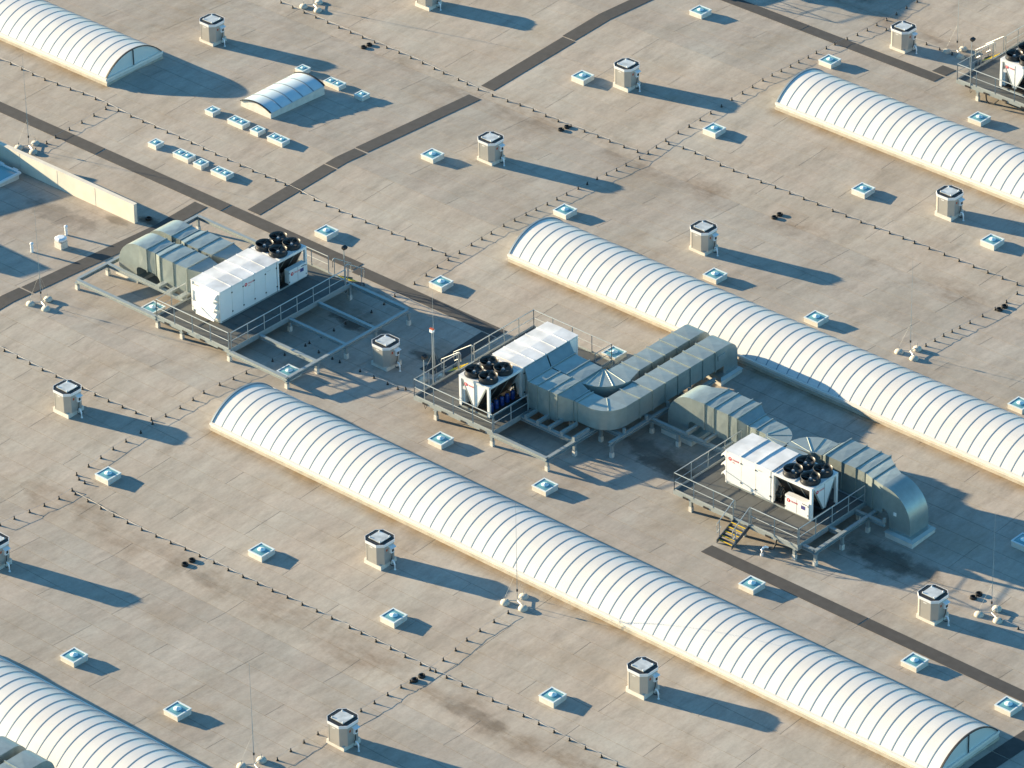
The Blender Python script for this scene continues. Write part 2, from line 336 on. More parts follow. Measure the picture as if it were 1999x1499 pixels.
# ------------------------------------------------------------------ barrel vaults
CH, RISE = 4.6, 1.05
def arc(ch, rise, n):
    R_ = (ch*ch/4 + rise*rise)/(2*rise); a = math.asin(ch/2/R_)
    return [(ch/2 + R_*math.sin(t), R_*math.cos(t) - R_*math.cos(a)) for t in [(-a + 2*a*i/n) for i in range(n+1)]], R_, a
def arc_band(ch, rise, n, x0, x1, t, lift=0.):
    pts, R_, a = arc(ch, rise, n); k = (R_+t)/R_
    cz = -R_*math.cos(a)
    o = [(ch/2 + (y-ch/2)*(R_+lift+t)/R_, cz + (z-cz)*(R_+lift+t)/R_) for y, z in pts]
    i_ = [(ch/2 + (y-ch/2)*(R_+lift)/R_, cz + (z-cz)*(R_+lift)/R_) for y, z in pts]
    m_ = M(); prof = o + i_[::-1]
    k = len(prof); nn = len(m_.v)
    m_.v += [(x0, y, z) for y, z in prof] + [(x1, y, z) for y, z in prof]
    for j in range(n):
        m_.f.append((nn+j, nn+j+1, nn+k+j+1, nn+k+j)); m_.sm.add(len(m_.f)-1)
        q = 2*n+1-j
        m_.f.append((nn+q, nn+q-1, nn+k+q-1, nn+k+q)); m_.sm.add(len(m_.f)-1)
        m_.f.append((nn+j, nn+j+1, nn+q-1, nn+q)); m_.f.append((nn+k+j, nn+k+j+1, nn+k+q-1, nn+k+q))
    m_.f.append((nn, nn+k-1, nn+2*k-1, nn+k)); m_.f.append((nn+n, nn+n+1, nn+k+n+1, nn+k+n))
    return m_
BP = .7275
pane_me = arc_band(CH, RISE, 24, .0, BP-.006, .03).mesh('pane', PANE)
rib_me = arc_band(CH, RISE, 24, -.026, .026, .016, .028).mesh('rib', RIB)
def vault(x0, n, Y, label, end_l=True, end_r=True):
    L = n*BP; g = ground(Y+2.3)
    root = thing('barrel_vault_rooflight', (x0, Y, g), label, 'rooflight', 'long white barrel vault rooflights')
    zl = -.06 - g
    c = M()
    def ringbox(c, e, z0, z1):
        c.box(x0-e, Y-e, z0, x0+L+e, Y+.03, z1); c.box(x0-e, Y+CH-.03, z0, x0+L+e, Y+CH+e, z1)
        c.box(x0-e, Y+.03, z0, x0+.05, Y+CH-.03, z1); c.box(x0+L-.05, Y+.03, z0, x0+L+e, Y+CH-.03, z1)
    ringbox(c, .07, -.33, -.14); cb = part('curb', c, CURB, root)
    c = M(); ringbox(c, .1, g-.3, -.332); part('membrane_upstand', c, UPST, cb)
    c = M(); c.box(x0-.07, Y-.14, -.139, x0+L+.07, Y+.03, -.02); c.box(x0-.07, Y+CH-.03, -.139, x0+L+.07, Y+CH+.14, -.02)
    c.box(x0-.07, Y+.03, -.139, x0+.06, Y+CH-.03, -.02); c.box(x0+L-.06, Y+.03, -.139, x0+L+.07, Y+CH-.03, -.02)
    part('gutter_frame', c, mat_sill, root)
    for i in range(n):
        link('pane', pane_me, root, (i*BP+.003, 0, zl+.04))
        link('rib', rib_me, root, (i*BP, 0, zl+.04))
    link('rib', rib_me, root, (L, 0, zl+.04))
    pts, R_, a = arc(CH, RISE, 20)
    for xe, s in ((x0, 1), (x0+L, -1)):
        e = M(); prof = [(y, z) for y, z in pts]
        e.prism(prof, lambda y, z: (xe+s*.05, Y+y, z-.03), lambda y, z: (xe+s*.08, Y+y, z-.03))
        ep = part('end_panel', e, ENDP, root)
        mu = M(); mu.box(xe-s*.03 if s > 0 else xe, Y+2.27, -.02, xe if s > 0 else xe+.03, Y+2.33, RISE-.03)
        part('mullion', mu, DARK, ep)
        ar = arc_band(CH, RISE, 20, -.05, .05, .05, .035)
        ar.v = [(xe+x, Y+y, z-.02) for x, y, z in ar.v]
        part('edge_trim', ar, DARK if s < 0 else RIB, ep)
    return root
mat_sill = mat('vault_sill', (.72, .7, .65), .5)
vault(-.73, 68, 0, 'longest barrel vault, running whole through the middle to the lower right corner')
vault(-.73, 60, 24, 'barrel vault behind the duct bends, partly shaded by them, leaving at right edge')
vault(-.73, 34, 48, 'barrel vault in the top right, below the platform cut by the frame')
vault(4.36, 34, -27.5, 'barrel vault filling the bottom left corner behind the cropped ducts')
vault(-33.7-24*BP, 24, 24, 'barrel vault in the top left corner with its end panel facing right')

def small_vault():
    x0, x1, y0, y1 = -25.5, -23.0, 27.3, 31.95; ch = x1-x0; rise = .31
    g = ground((y0+y1)/2)
    root = thing('small_vault_rooflight', (x0, y0, g), 'short barrel rooflight lying crosswise between the groups of small skylights', 'rooflight')
    c = M(); zt = -.1
    c.box(x0, y0, g-.25, x1, y1, zt); part('curb', c, CURB, root)
    n = 5; step = (y1-y0)/n
    def band(ya, yb, t, lift):
        b = arc_band(ch-.02, rise, 14, 0, yb-ya, t, lift)
        b.v = [(x0+.01+y, ya+x, zt+.01+z) for x, y, z in b.v]; return b
    for i in range(n): part('pane', band(y0+i*step+.01, y0+(i+1)*step-.01, .03, 0), PANE2, root)
    for i in range(1, n): part('rib', band(y0+i*step-.03, y0+i*step+.03, .03, .03), RIB, root)
    pts, R_, a = arc(ch-.02, rise, 14)
    for ye, s in ((y0, 1), (y1, -1)):
        e = M(); e.prism(pts, lambda y, z: (x0+.01+y, ye+s*.03, zt+z-.005), lambda y, z: (x0+.01+y, ye+s*.06, zt+z-.005))
        ep = part('end_panel', e, CURB, root)
        part('edge_trim', band(ye-.05, ye+.05, .05, .03), DARK, ep)
small_vault()

# ------------------------------------------------------------------ pyramid skylights
def skylight(name, nx, sx, sy_, h, label, group, domes=1):
    root = thing(name, (0,0,0), label, 'skylight', group, local=True)
    hx, hy = sx/2, sy_/2
    part('curb', M().box(-hx, -hy, -.12, hx, hy, h-.05), CURB, root)
    fr = M(); t = .055; e = .02
    fr.box(-hx-e, -hy-e, h-.05, hx+e, -hy+t, h); fr.box(-hx-e, hy-t, h-.05, hx+e, hy+e, h)
    fr.box(-hx-e, -hy+t, h-.05, -hx+t, hy-t, h); fr.box(hx-t, -hy+t, h-.05, hx+e, hy-t, h)
    if domes == 2: fr.box(-t/2, -hy+t, h-.05, t/2, hy-t, h)
    part('frame', fr, FRAME, root)
    for i in range(domes):
        w_ = (sx - 2*t - (t if domes == 2 else 0))/domes; cx = 0 if domes == 1 else (-1 if i == 0 else 1)*(w_+t)/2
        d = M(); loops = []
        q = min(w_, sy_-2*t)/2
        for r_, z in ((1.0, -.03), (.8, -.025), (.62, -.015), (.46, .0), (.34, .02), (.22, .04), (.12, .055), (.05, .06)):
            n_ = 16; lp = []
            for j in range(n_):
                a = 2*math.pi*j/n_ + math.pi/4
                c_, s_ = math.cos(a), math.sin(a); k_ = 1/max(abs(c_), abs(s_))
                k_ = k_*r_ + (1-r_)*1.08
                lp.append((cx + c_*k_*q*r_*(w_/2/q), s_*k_*q*r_, h + z*q/.42))
            loops.append(lp)
        d.loft(loops, True, True)
        dm = part('dome', d, GLASS, root)
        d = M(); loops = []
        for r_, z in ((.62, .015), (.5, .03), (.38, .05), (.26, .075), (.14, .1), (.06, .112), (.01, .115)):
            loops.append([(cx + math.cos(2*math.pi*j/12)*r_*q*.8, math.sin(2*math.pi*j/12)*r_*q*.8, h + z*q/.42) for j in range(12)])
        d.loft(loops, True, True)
        part('highlight_cone', d, TENT, dm)  # light cone added over the dome, painting its bright streak
    return root
GS = 'large pyramid skylights on the roof'
SKL = [
 'large skylight beside the dark walkway beyond the four fans of the left unit',
 'large skylight immediately left of the exhaust unit in the upper middle',
 'large skylight left of the exhaust unit below the gap in the cross walkway',
 'large skylight tucked behind the rounded start of the barrel vault with duct shade',
 'large skylight near the top edge, just below the walkway entering there',
 'large skylight tucked behind the rounded start of the top right vault',
 'large skylight left of the top right vault, on the open side of the conductor row',
 'large skylight on the open roof below the top right vault, above two drains',
 'large skylight between the top right vault and the cropped platform',
 'large skylight at the right edge, lower right of the last upper exhaust unit',
 'large skylight at left, beside the crossing of two conductor rows',
 'large skylight on sunlit roof right of the frame shadow, before the walkway bend',
 'large skylight in front of the left corner of the middle platform',
 'large skylight right in front of the empty corner of the middle steel frame',
 'large skylight behind the vault, at the foot of an exhaust unit shadow',
 'large skylight behind the vault, between an exhaust shadow and a lightning rod',
 'large skylight half cut by the right edge behind the long vault',
 'large skylight left of the central exhaust unit, behind two black drains',
 'large skylight near the left edge above the bottom left vault',
 'large skylight above the bottom left vault, nearest the bottom edge at left',
 'large skylight between the exhaust shadow and the conductor row in the lower middle',
 'large skylight left of the lowest right exhaust unit, near the bottom edge',
 'large skylight beside the start of the lower right walkway below the stairs',
 'large skylight halfway along the lower right walkway, its shadow touching it',
 'large skylight by the walkway in the bottom right corner',
 'skylight cut by the right edge in the shade of the big duct', None,
 'skylight under the steel beam by the left platform railing corner',
 'skylight under the near corner of the empty left steel frame',
 'skylight behind the middle platform, half hidden by the round duct bend']
first = None
for (x, y), lab in zip(SK, SKL):
    if lab is None: continue
    z = ground(y); sl_ = (ground(y+.2)-ground(y-.2))/.4
    if first is None:
        first = skylight('pyramid_skylight', 1, .97, .97, .34, lab, GS); o = first; o.location = (x, y, z)
    else: o = dup(first, (x, y, z), lab, GS)
SML = ['small skylight behind the short vault, in the tip of an exhaust shadow', 'small skylight right of the short barrel vault, at the end of its row',
 'small skylight leftmost in the row just below the short barrel vault', 'small skylight between two double ones in the row below the short vault',
 'small skylight leftmost in the lower row beside the conductor line', 'small skylight between two double ones in the lower row']
first = None
for (x, y), lab in zip(SM, SML):
    if first is None: first = skylight('small_skylight', 1, .66, .66, .3, lab, 'small single skylights'); first.location = (x, y, ground(y))
    else: dup(first, (x, y, ground(y)), lab)
DBL = ['double skylight directly behind the right corner of the short vault', 'double skylight second in the row below the short vault', 'double skylight at the right end of the row below the short vault',
 'double skylight second in the lower row of small skylights', 'double skylight at the right end of the lower row']
first = None
for (x, y), lab in zip(DB, DBL):
    if first is None: first = skylight('double_skylight', 2, 1.26, .66, .3, lab, 'double skylights', 2); first.location = (x, y, ground(y))
    else: dup(first, (x, y, ground(y)), lab)

# ------------------------------------------------------------------ exhaust units
def octo(h, c, z): return [(h-c,-h,z),(h,-h+c,z),(h,h-c,z),(h-c,h,z),(-h+c,h,z),(-h,h-c,z),(-h,-h+c,z),(-h+c,-h,z)]
def exhaust(label):
    root = thing('exhaust_unit', (0,0,0), label, 'exhaust fan', 'stainless rooftop exhaust units', local=True)
    part('curb', M().hexa([(-.6,-.6,-.1),(.6,-.6,-.1),(.6,.6,-.1),(-.6,.6,-.1)], [(-.59,-.59,.27),(.59,-.59,.27),(.59,.59,.27),(-.59,.59,.27)]), CURB, root)
    b = M(); b.loft([octo(.66,.29,.272), octo(.66,.29,1.34)]); bo = part('housing', b, INOX, root)
    for k in range(1, 3):
        pass
    for (a, c_) in (((-.28,-.503),(.28,-.5)),):
        part('door_seam', M().box(-.3,-.664,.32,-.29,-.66,1.3), DARK, bo); 
    part('name_plate', M().box(-.1,-.664,1.2,.1,-.66,1.24), WHITE, bo)
    r_ = M(); lo, hi = octo(.69,.3,1.34), octo(.69,.3,1.5); li, hi2 = octo(.672,.294,1.42), octo(.672,.294,1.5)
    n0 = len(r_.v); r_.v += lo + hi + hi2 + li
    for j in range(8):
        q = (j+1) % 8
        r_.f += [(j,q,8+q,8+j), (8+j,8+q,16+q,16+j), (16+j,16+q,24+q,24+j)]
    r_.f.append(tuple(reversed(range(8))))
    ring = part('cap_ring', r_, CAPM, root)
    part('outlet_grille', M().loft([octo(.67,.293,1.4), octo(.67,.293,1.485)]), BLACK, root)
    g = M()
    for k in range(-3, 4): g.box(k*.15-.008, -.5, 1.486, k*.15+.008, .5, 1.495)
    part('grille_bars', g, DARK, root)
    tp = part('top_plate', M().box(-.41,-.41,1.5,.41,.41,1.54), TPL, root)
    for a in (-1, 1):
        for c_ in (-1, 1): part('bolt', M().lathe((a*.36, c_*.36, 1.54), [(.035,0),(.035,.05),(.01,.06)], 8), CAPM, tp)
    sb = part('switch_box', M().box(.66,.02,.82,.78,.26,1.15), PVC, root)
    part('rotary_switch', M().box(.78,.08,.9,.81,.2,1.06), BLACK, sb)
    part('rain_hood', M().hexa([(.66,-.05,1.2),(.88,-.05,1.14),(.88,.32,1.14),(.66,.32,1.2)], [(.66,-.05,1.23),(.88,-.05,1.17),(.88,.32,1.17),(.66,.32,1.23)]), CAPM, root)
    part('warning_label', M().box(.66,-.24,1.0,.664,-.12,1.14), RUST, bo)
    part('cable', M().tube([(.73,.14,.82),(.72,.12,.5),(.7,.05,.3),(.7,.0,.12),(.76,.1,.03),(.86,.22,.05),(.93,.2,.2),(.84,.0,.4)], .022, 5), HOSE, root)
    return root
TPL = mat('weathered_top_plate', (.5, .54, .56), .45, .2, noise=.3, nscale=2.6)
RUST = mat('warning_sticker', (.4, .08, .03), .6)
EXL = ['exhaust unit right of the top left vault, its shadow reaching the small skylights', 'exhaust unit cut by the top edge, only its base in view',
 'exhaust unit in the upper middle, right of the cross walkway', 'exhaust unit below the gap in the cross walkway, left of the middle',
 'exhaust unit by the top right walkway, left of the cropped platform stairs', 'exhaust unit above the vault with duct shade, right of the middle',
 'exhaust unit near the right edge, just below the top right vault', 'exhaust unit standing in shade between the left and middle platforms',
 'exhaust unit near the left edge, below the left platform', 'exhaust unit cut by the left edge, only its right side in view',
 'exhaust unit left of the longest vault, its shadow pointing at a lightning rod', 'exhaust unit at the lower right, below the longest vault',
 'exhaust unit at the bottom edge, standing on a line of conductor holders', 'exhaust unit at the right beside two drains and a lightning rod']
PIL = [s.split(',')[0].replace('exhaust unit', 'white bent pipe by exhaust unit', 1) for s in EXL]
first = fp = None
for (x, y), lab, pl in zip(EX, EXL, PIL):
    z = ground(y)
    if first is None: first = exhaust(lab); first.location = (x, y, z)
    else: dup(first, (x, y, z), lab)
    px, py = x+1.08, y-.05
    if fp is None:
        fp = thing('gooseneck_pipe', (0,0,0), pl, 'pipe', 'white gooseneck cable pipes', local=True)
        part('pipe', M().tube([(0,0,0),(0,0,.3),(-.02,.0,.38),(-.08,.02,.44),(-.16,.04,.46),(-.24,.06,.44)], .045, 8), PVC, fp)
        part('sleeve', M().lathe((0,0,0), [(.065,0),(.055,.04),(.048,.06)], 10), PVC, fp); fp.location = (px, py, ground(py))
    else: dup(fp, (px, py, ground(py)), pl)

# ------------------------------------------------------------------ rooftop units
def text_mesh(s, size, mt):
    cu = bpy.data.curves.new('t', 'FONT'); cu.body = s; cu.size = size; cu.extrude = .002
    o = bpy.data.objects.new('t', cu); C.objects.link(o)
    dg = bpy.context.evaluated_depsgraph_get(); me = bpy.data.meshes.new_from_object(o.evaluated_get(dg))
    bpy.data.objects.remove(o); me.materials.clear(); me.materials.append(mt); return me
WORD = text_mesh('TRANE', .15, RED); WORD2 = text_mesh('IAQ', .09, RED); MODEL = text_mesh('Airfinity XL', .07, GREYT)
def logo(parent, u, v, z, axis, s=1., second=False):
    rot = {'v0': (math.pi/2, 0, 0), 'u1': (math.pi/2, 0, math.pi/2)}[axis]
    nrm = Vector((0,-1,0)) if axis == 'v0' else Vector((1,0,0)); ax = Vector((1,0,0)) if axis == 'v0' else Vector((0,1,0))
    p = Vector((u, v, z))
    d = M(); n = 20
    def ring(r, k): return [p + ax*(r*math.cos(2*math.pi*j/n)) + Vector((0,0,r*math.sin(2*math.pi*j/n))) + nrm*k for j in range(n)]
    d.loft([ring(.11*s, .001), ring(.11*s, .006)])
    e = part('emblem', d, RED, parent)
    d = M(); d.loft([ring(.045*s, .0062), ring(.045*s, .008)]); 
    t = Matrix.Identity(3)
    def bar(a0, a1, z0, z1): return [p + ax*a0*s + Vector((0,0,z0*s)), p + ax*a1*s + Vector((0,0,z0*s)), p + ax*a1*s + Vector((0,0,z1*s)), p + ax*a0*s + Vector((0,0,z1*s))]
    d = M()
    for q in ((-.06,.06,.02,.045), (-.014,.014,-.07,.02)):
        b = bar(*q); d.hexa([k + nrm*.0062 for k in b], [k + nrm*.0085 for k in b])
    part('emblem_mark', d, WHITE, parent)
    link('lettering', WORD, parent, p + ax*.15*s + nrm*.004 + Vector((0,0,-.05*s)), rot).scale = (s, s, s)
    if second: link('lettering', WORD2, parent, p + ax*.17*s + nrm*.004 + Vector((0,0,-.18*s)), rot)

def rooftop_unit(loc, rz, L, Lb, W, npan, label, mirror_logo=False, seams=4):
    H = 2.03; root = thing('rooftop_air_handler', loc, label, 'air handler', 'white rooftop air handling units', rz, local=True)
    part('base_frame', M().box(0.02, .02, 0, L-.02, W-.02, .1), STEEL, root)
    core = part('body', M().box(.03, .03, .1, Lb-.02, W-.03, H-.04), WHITE, root)
    rf = M(); rf.prism([(-.03, H-.04), (W+.03, H-.04), (W+.03, H-.005), (W/2, H+.03), (-.03, H-.005)], lambda v, z: (-.03, v, z), lambda v, z: (Lb+.04, v, z))
    rf = part('roof_panel', rf, WROOF, root)
    for i in range(1, seams):
        u = Lb*i/seams
        part('roof_seam', M().prism([(-.02, H-.005), (W/2, H+.03), (W+.02, H-.005), (W+.02, H+.04), (W/2, H+.075), (-.02, H+.04)], lambda v, z: (u-.025, v, z), lambda v, z: (u+.025, v, z)), WROOF, rf)
    pw = (Lb-.12)/npan
    for s, v0 in ((0, 0), (1, W)):
        for i in range(npan):
            u0 = .07 + i*pw + .012; u1 = .07 + (i+1)*pw - .012
            p = part('access_panel', M().box(u0, v0+(0 if s == 0 else -.03), .14, u1, v0+(.03 if s == 0 else 0), H-.1), WHITE, root)
            for z in (.42, H-.42):
                part('latch', M().box(u1-.03, v0+(-.03 if s == 0 else 0), z-.035, u1+.045, v0+(0 if s == 0 else .03), z+.035), BLACK, p)
            if i == (0 if npan == 3 else npan//2) and s == 0: logo(p, u0+.22, v0-.001, H-.42, 'v0', 1., True)
            if i == npan-1 and s == 0: link('lettering', MODEL, p, (u0+.1, v0-.003, H-.35), (math.pi/2, 0, 0))
    for v in (0, W-.1): part('corner_post', M().box(-.012, v-.004, .05, .066, v+.104, H-.05), WHITE, root)
    # intake end: three curved rain hoods and a louvre
    hv0, hv1 = .12, 1.55
    for k in range(3):
        zt = H-.16 - k*.58; prof = [(0, zt), (-.12, zt-.03), (-.26, zt-.12), (-.38, zt-.25), (-.46, zt-.42), (-.4, zt-.4), (-.34, zt-.27), (-.22, zt-.3), (-.1, zt-.42), (0, zt-.5)]
        part('intake_hood', M().prism(prof, lambda u, z: (u+.03, hv0, z), lambda u, z: (u+.03, hv1, z), (0,1,2,3)), WHITE, root)
    for z0, z1 in ((H-.62, H-.2), (.2, .75)):
        lv = part('louvre', M().box(0, hv1+.08, z0, .028, W-.12, z1), GREYT, root)
        k = z0+.03
        while k < z1-.02:
            part('louvre_blade', M().hexa([(0,hv1+.09,k),(0,W-.13,k),(-.03,W-.13,k-.03),(-.03,hv1+.09,k-.03)], [(0,hv1+.09,k+.02),(0,W-.13,k+.02),(-.03,W-.13,k-.01),(-.03,hv1+.09,k-.01)]), WHITE, lv); k += .075
    # condenser section
    T = H-.06; u0 = Lb+.02
    top = M(); top.box(u0, 0, T-.16, L, W, T)
    top = part('condenser_top', top, WROOF, root)
    for uu in (u0+.25, (u0+.25+L)/2+.02): part('top_rib', M().box(uu-.02, .02, T+.001, uu+.02, W-.02, T+.03), WHITE, top)
    for uu in (L-.13, u0):
        for v in (0, W-.16): part('corner_post', M().box(uu, v, .1, uu+.13, v+.16, T-.16), WHITE, root)
    part('base_tray', M().box(u0, .03, .1, L-.03, W-.03, .16), DARK, root)
    for s in (0, 1):
        va, vb = (.1, W/2-.12) if s == 0 else (W-.1, W/2+.12); d = .1 if s == 0 else -.1
        c = part('coil', M().prism([(va, T-.16), (va+d*1.3, T-.16), (vb+d, .3), (vb, .3)], lambda v, z: (u0+.14, v, z), lambda v, z: (L-.16, v, z)), COIL, root)
        for i in range(1, 3):
            uu = u0 + (L-u0)*i/3
            part('coil_strip', M().prism([(va-d*.15, T-.17), (va, T-.17), (vb, .3), (vb-d*.15, .3)], lambda v, z: (uu-.02, v, z), lambda v, z: (uu+.02, v, z)), STEEL, c)
    vp = M(); vp.prism([(.28, T-.16), (W-.28, T-.16), (W/2+.06, .3), (W/2-.06, .3)], lambda v, z: (L-.07, v, z), lambda v, z: (L-.02, v, z))
    vp = part('end_panel', vp, WHITE, root)
    part('panel_seam', M().box(L-.02, W/2-.02, .32, L-.012, W/2+.02, T-.17), STEEL, vp)
    for s in (1, -1):
        part('edge_strip', M().prism([(W/2+s*(W/2-.27), T-.17), (W/2+s*(W/2-.2), T-.17), (W/2+s*.13, .28), (W/2+s*.06, .28)], lambda v, z: (L-.09, v, z), lambda v, z: (L-.01, v, z)), STEEL, vp)
    logo(vp, L-.012 + .002, .5, T-.42, 'u1', .9)
    cb0, cb1 = u0 + (L-u0)*.36, L-.14
    cb = part('control_box', M().box(cb0, -.06, .12, cb1, .3, 1.02), WHITE, root)
    part('door_seam', M().box((cb0+cb1)/2-.006, -.064, .14, (cb0+cb1)/2+.006, -.06, 1.0), DARK, cb)
    part('display', M().box(cb1-.5, -.066, .56, cb1-.22, -.06, .78), SCREEN, cb)
    for q in (.3, .86): part('latch', M().box(cb0-.02, -.075, q-.03, cb0+.04, -.06, q+.03), BLACK, cb); part('latch', M().box(cb1-.06, -.075, q-.03, cb1, -.06, q+.03), BLACK, cb)
    part('nameplate', M().box(cb1-.42, -.066, .88, cb1-.1, -.06, .92), DARK, cb)
    logo(cb, cb0+.24, -.061, .74, 'v0', 1.)
    for i in range(3):
        p = part('pipe_bundle', M().tube([(u0+.2+i*.14, .25, .16), (u0+.18+i*.14, .2, .5), (u0+.24+i*.12, .28, .8), (u0+.2+i*.14, .4, 1.0)], .06, 6), HOSE, root)
    part('header_pipe', M().tube([(u0+.16, .2, .7), (u0+.4, .16, .62), (u0+.62, .24, .7), (u0+.6, .3, .9)], .04, 6), HOSE, root)
    for i in range(5):
        cx = u0+.5 + i*(L-u0-1.0)/4
        k = part('compressor', M().lathe((cx, W-.34, .16), [(.13,0),(.14,.06),(.14,.42),(.1,.5),(.03,.54)], 12), BLUE, root)
        part('valve', M().box(cx-.03, W-.37, .69, cx+.03, W-.31, .76), BRASS, k)
    part('suction_pipe', M().tube([(u0+.35, W-.5, .8), (u0+.25, W-.4, .95), (u0+.3, W-.3, .7), (u0+.3, W-.28, .3)], .07, 8), HOSE, root)
    # fans
    lu = L-u0; fu = [u0 + .3 + (lu-.3)*.27, u0 + .3 + (lu-.3)*.76]
    if lu < 2.4: fu = [u0 + lu*.3, u0 + lu*.76]
    for a in fu:
        for v in (W*.27, W*.74):
            c = (a, v, T)
            n = 24; sh = M()
            def ring(r, z): return [(c[0]+r*math.cos(2*math.pi*j/n), c[1]+r*math.sin(2*math.pi*j/n), c[2]+z) for j in range(n)]
            sh.loft([ring(.5,.0), ring(.545,.0), ring(.545,.05), ring(.495,.07), ring(.48,.22), ring(.53,.3), ring(.51,.315), ring(.46,.24), ring(.46,.02)], False, True)
            sh = part('fan_shroud', sh, BLACKF, root)
            part('fan_floor', M().lathe((a, v, T+.002), [(.47,0),(.47,.01)], 20), DARK, sh)
            part('fan_hub', M().lathe((a, v, T+.03), [(.1,0),(.1,.14),(.07,.18),(.02,.19)], 12), HUB, sh)
            ph = random.random()
            bl = M()
            for i in range(5):
                t0 = 2*math.pi*(i/5+ph)
                def pt(r, t, z): return (a + r*math.cos(t), v + r*math.sin(t), T+z)
                A = [pt(.09,t0,.1), pt(.45,t0-.05,.1), pt(.45,t0+.75,.21), pt(.09,t0+.7,.15)]
                bl.hexa(A, [(p[0],p[1],p[2]+.012) for p in A])
            part('fan_blades', bl, BLADE, sh)
            gm = M()
            for i in range(2):
                t0 = math.pi*i/2+.4
                gm.tube([(a+.51*math.cos(t0), v+.51*math.sin(t0), T+.31), (a-.51*math.cos(t0), v-.51*math.sin(t0), T+.31)], .008, 4)
            part('fan_guard', gm, DARK, sh)
    return root
BLACKF = mat('black_fan_ring', (.03, .032, .035), .4)
HUB = mat('fan_hub_grey', (.4, .42, .43), .4)
BLADE = mat('fan_blade', (.05, .048, .042), .4)
ZD = .12
ac1 = rooftop_unit((-7.55, 7.55, ZD), math.pi/2, 6.95, 4.55, 2.25, 5, 'white air handler on the left platform, with hoods facing left corner and ducts behind', seams=5)
ac2 = rooftop_unit((8.4, 17.0, ZD), -math.pi/2, 7.2, 4.45, 2.2, 4, 'white air handler on the middle platform with bare V-shaped front and blue compressors', seams=5)
ac3 = rooftop_unit((24.3, 13.2, ZD), 0, 5.8, 3.1, 2.2, 3, 'white air handler on the right platform, its long side lit by the sun', seams=3)
ac4 = dup(ac2, (8.4, 65.1, ZD), 'white air handler cropped by the right edge in the top right corner')
ac5 = dup(ac1, (-17.3, 58.7, ZD), 'white air handler beyond the top edge that shades the roof there')

# ------------------------------------------------------------------ platforms
def ibeam(a, b, h=.22, w=.2, t=.03):
    a, b = Vector(a), Vector(b); d = (b-a).normalized(); s = d.cross(Vector((0,0,1))).normalized()
    pr = [(-w/2,0),(w/2,0),(w/2,-t),(t/2,-t),(t/2,-h+t),(w/2,-h+t),(w/2,-h),(-w/2,-h),(-w/2,-h+t),(-t/2,-h+t),(-t/2,-t),(-w/2,-t)]
    return M().prism(pr, lambda x, z: a + s*x + Vector((0,0,z)), lambda x, z: b + s*x + Vector((0,0,z)))
def beam(root, x0, y0, x1, y1, z=ZD, h=.22, w=.2): return part('beam', ibeam((x0,y0,z),(x1,y1,z), h, w), STEEL, root)
def leg(root, x, y, z=ZD-.223):
    g = ground(y)
    l = part('leg', M().box(x-.075, y-.075, g+.3, x+.075, y+.075, z), STEEL, root)
    part('leg_plate', M().box(x-.14, y-.14, z, x+.14, y+.14, z+.02) if False else M().box(x-.12, y-.12, z-.03, x+.12, y+.12, z-.002), STEEL, l)
    part('leg_sleeve', M().box(x-.1, y-.1, g-.05, x+.1, y+.1, g+.3), CURB, l)
def railing(root, pts, z=ZD, h=1.08, start=True, end=True):
    pts = [Vector((p[0], p[1], z)) for p in pts]
    top = M(); path = [p + Vector((0,0,h)) for p in pts]
    top.tube(path, .028, 6); top.tube([p + Vector((0,0,h*.52)) for p in pts], .02, 5)
    r = part('railing', top, RAIL, root)
    for a, b in zip(pts[:-1], pts[1:]):
        n = max(1, round((b-a).length/1.35))
        for i in range(n+1):
            p = a + (b-a)*i/n
            part('post', M().tube([p + Vector((0,0,-.1)), p + Vector((0,0,h))], .026, 5), RAIL, r)
        d = (b-a).normalized()
        k = M(); s = d.cross(Vector((0,0,1)))*.006
        k.hexa([a-s, b-s, b+s, a+s], [q + Vector((0,0,.1)) for q in (a-s, b-s, b+s, a+s)])
        part('toe_board', k, RAIL, r)
def deck(root, x0, y0, x1, y1, n, along='x', z=ZD):
    for i in range(n):
        if along == 'x':
            a = x0 + (x1-x0)*i/n + .012; b = x0 + (x1-x0)*(i+1)/n - .012; part('deck_panel', M().box(a, y0, z-.04, b, y1, z-.003), DECK, root)
        else:
            a = y0 + (y1-y0)*i/n + .012; b = y0 + (y1-y0)*(i+1)/n - .012; part('deck_panel', M().box(x0, a, z-.04, x1, b, z-.003), DECK, root)
    e = M(); e.box(x0-.09, y0-.09, z-.22, x1+.09, y0, z+.015); e.box(x0-.09, y1, z-.22, x1+.09, y1+.09, z+.015)
    e.box(x0-.09, y0, z-.22, x0, y1, z+.015); e.box(x1, y0, z-.22, x1+.09, y1, z+.015)
    part('edge_channel', e, STEEL, root)
    clip = M()
    n = int((x1-x0)/1.4)
    for i in range(n): part('fixing_clip', M().box(x0+.6+i*1.4, y0-.13, z-.2, x0+.95+i*1.4, y0-.092, z-.1), DARK, root)
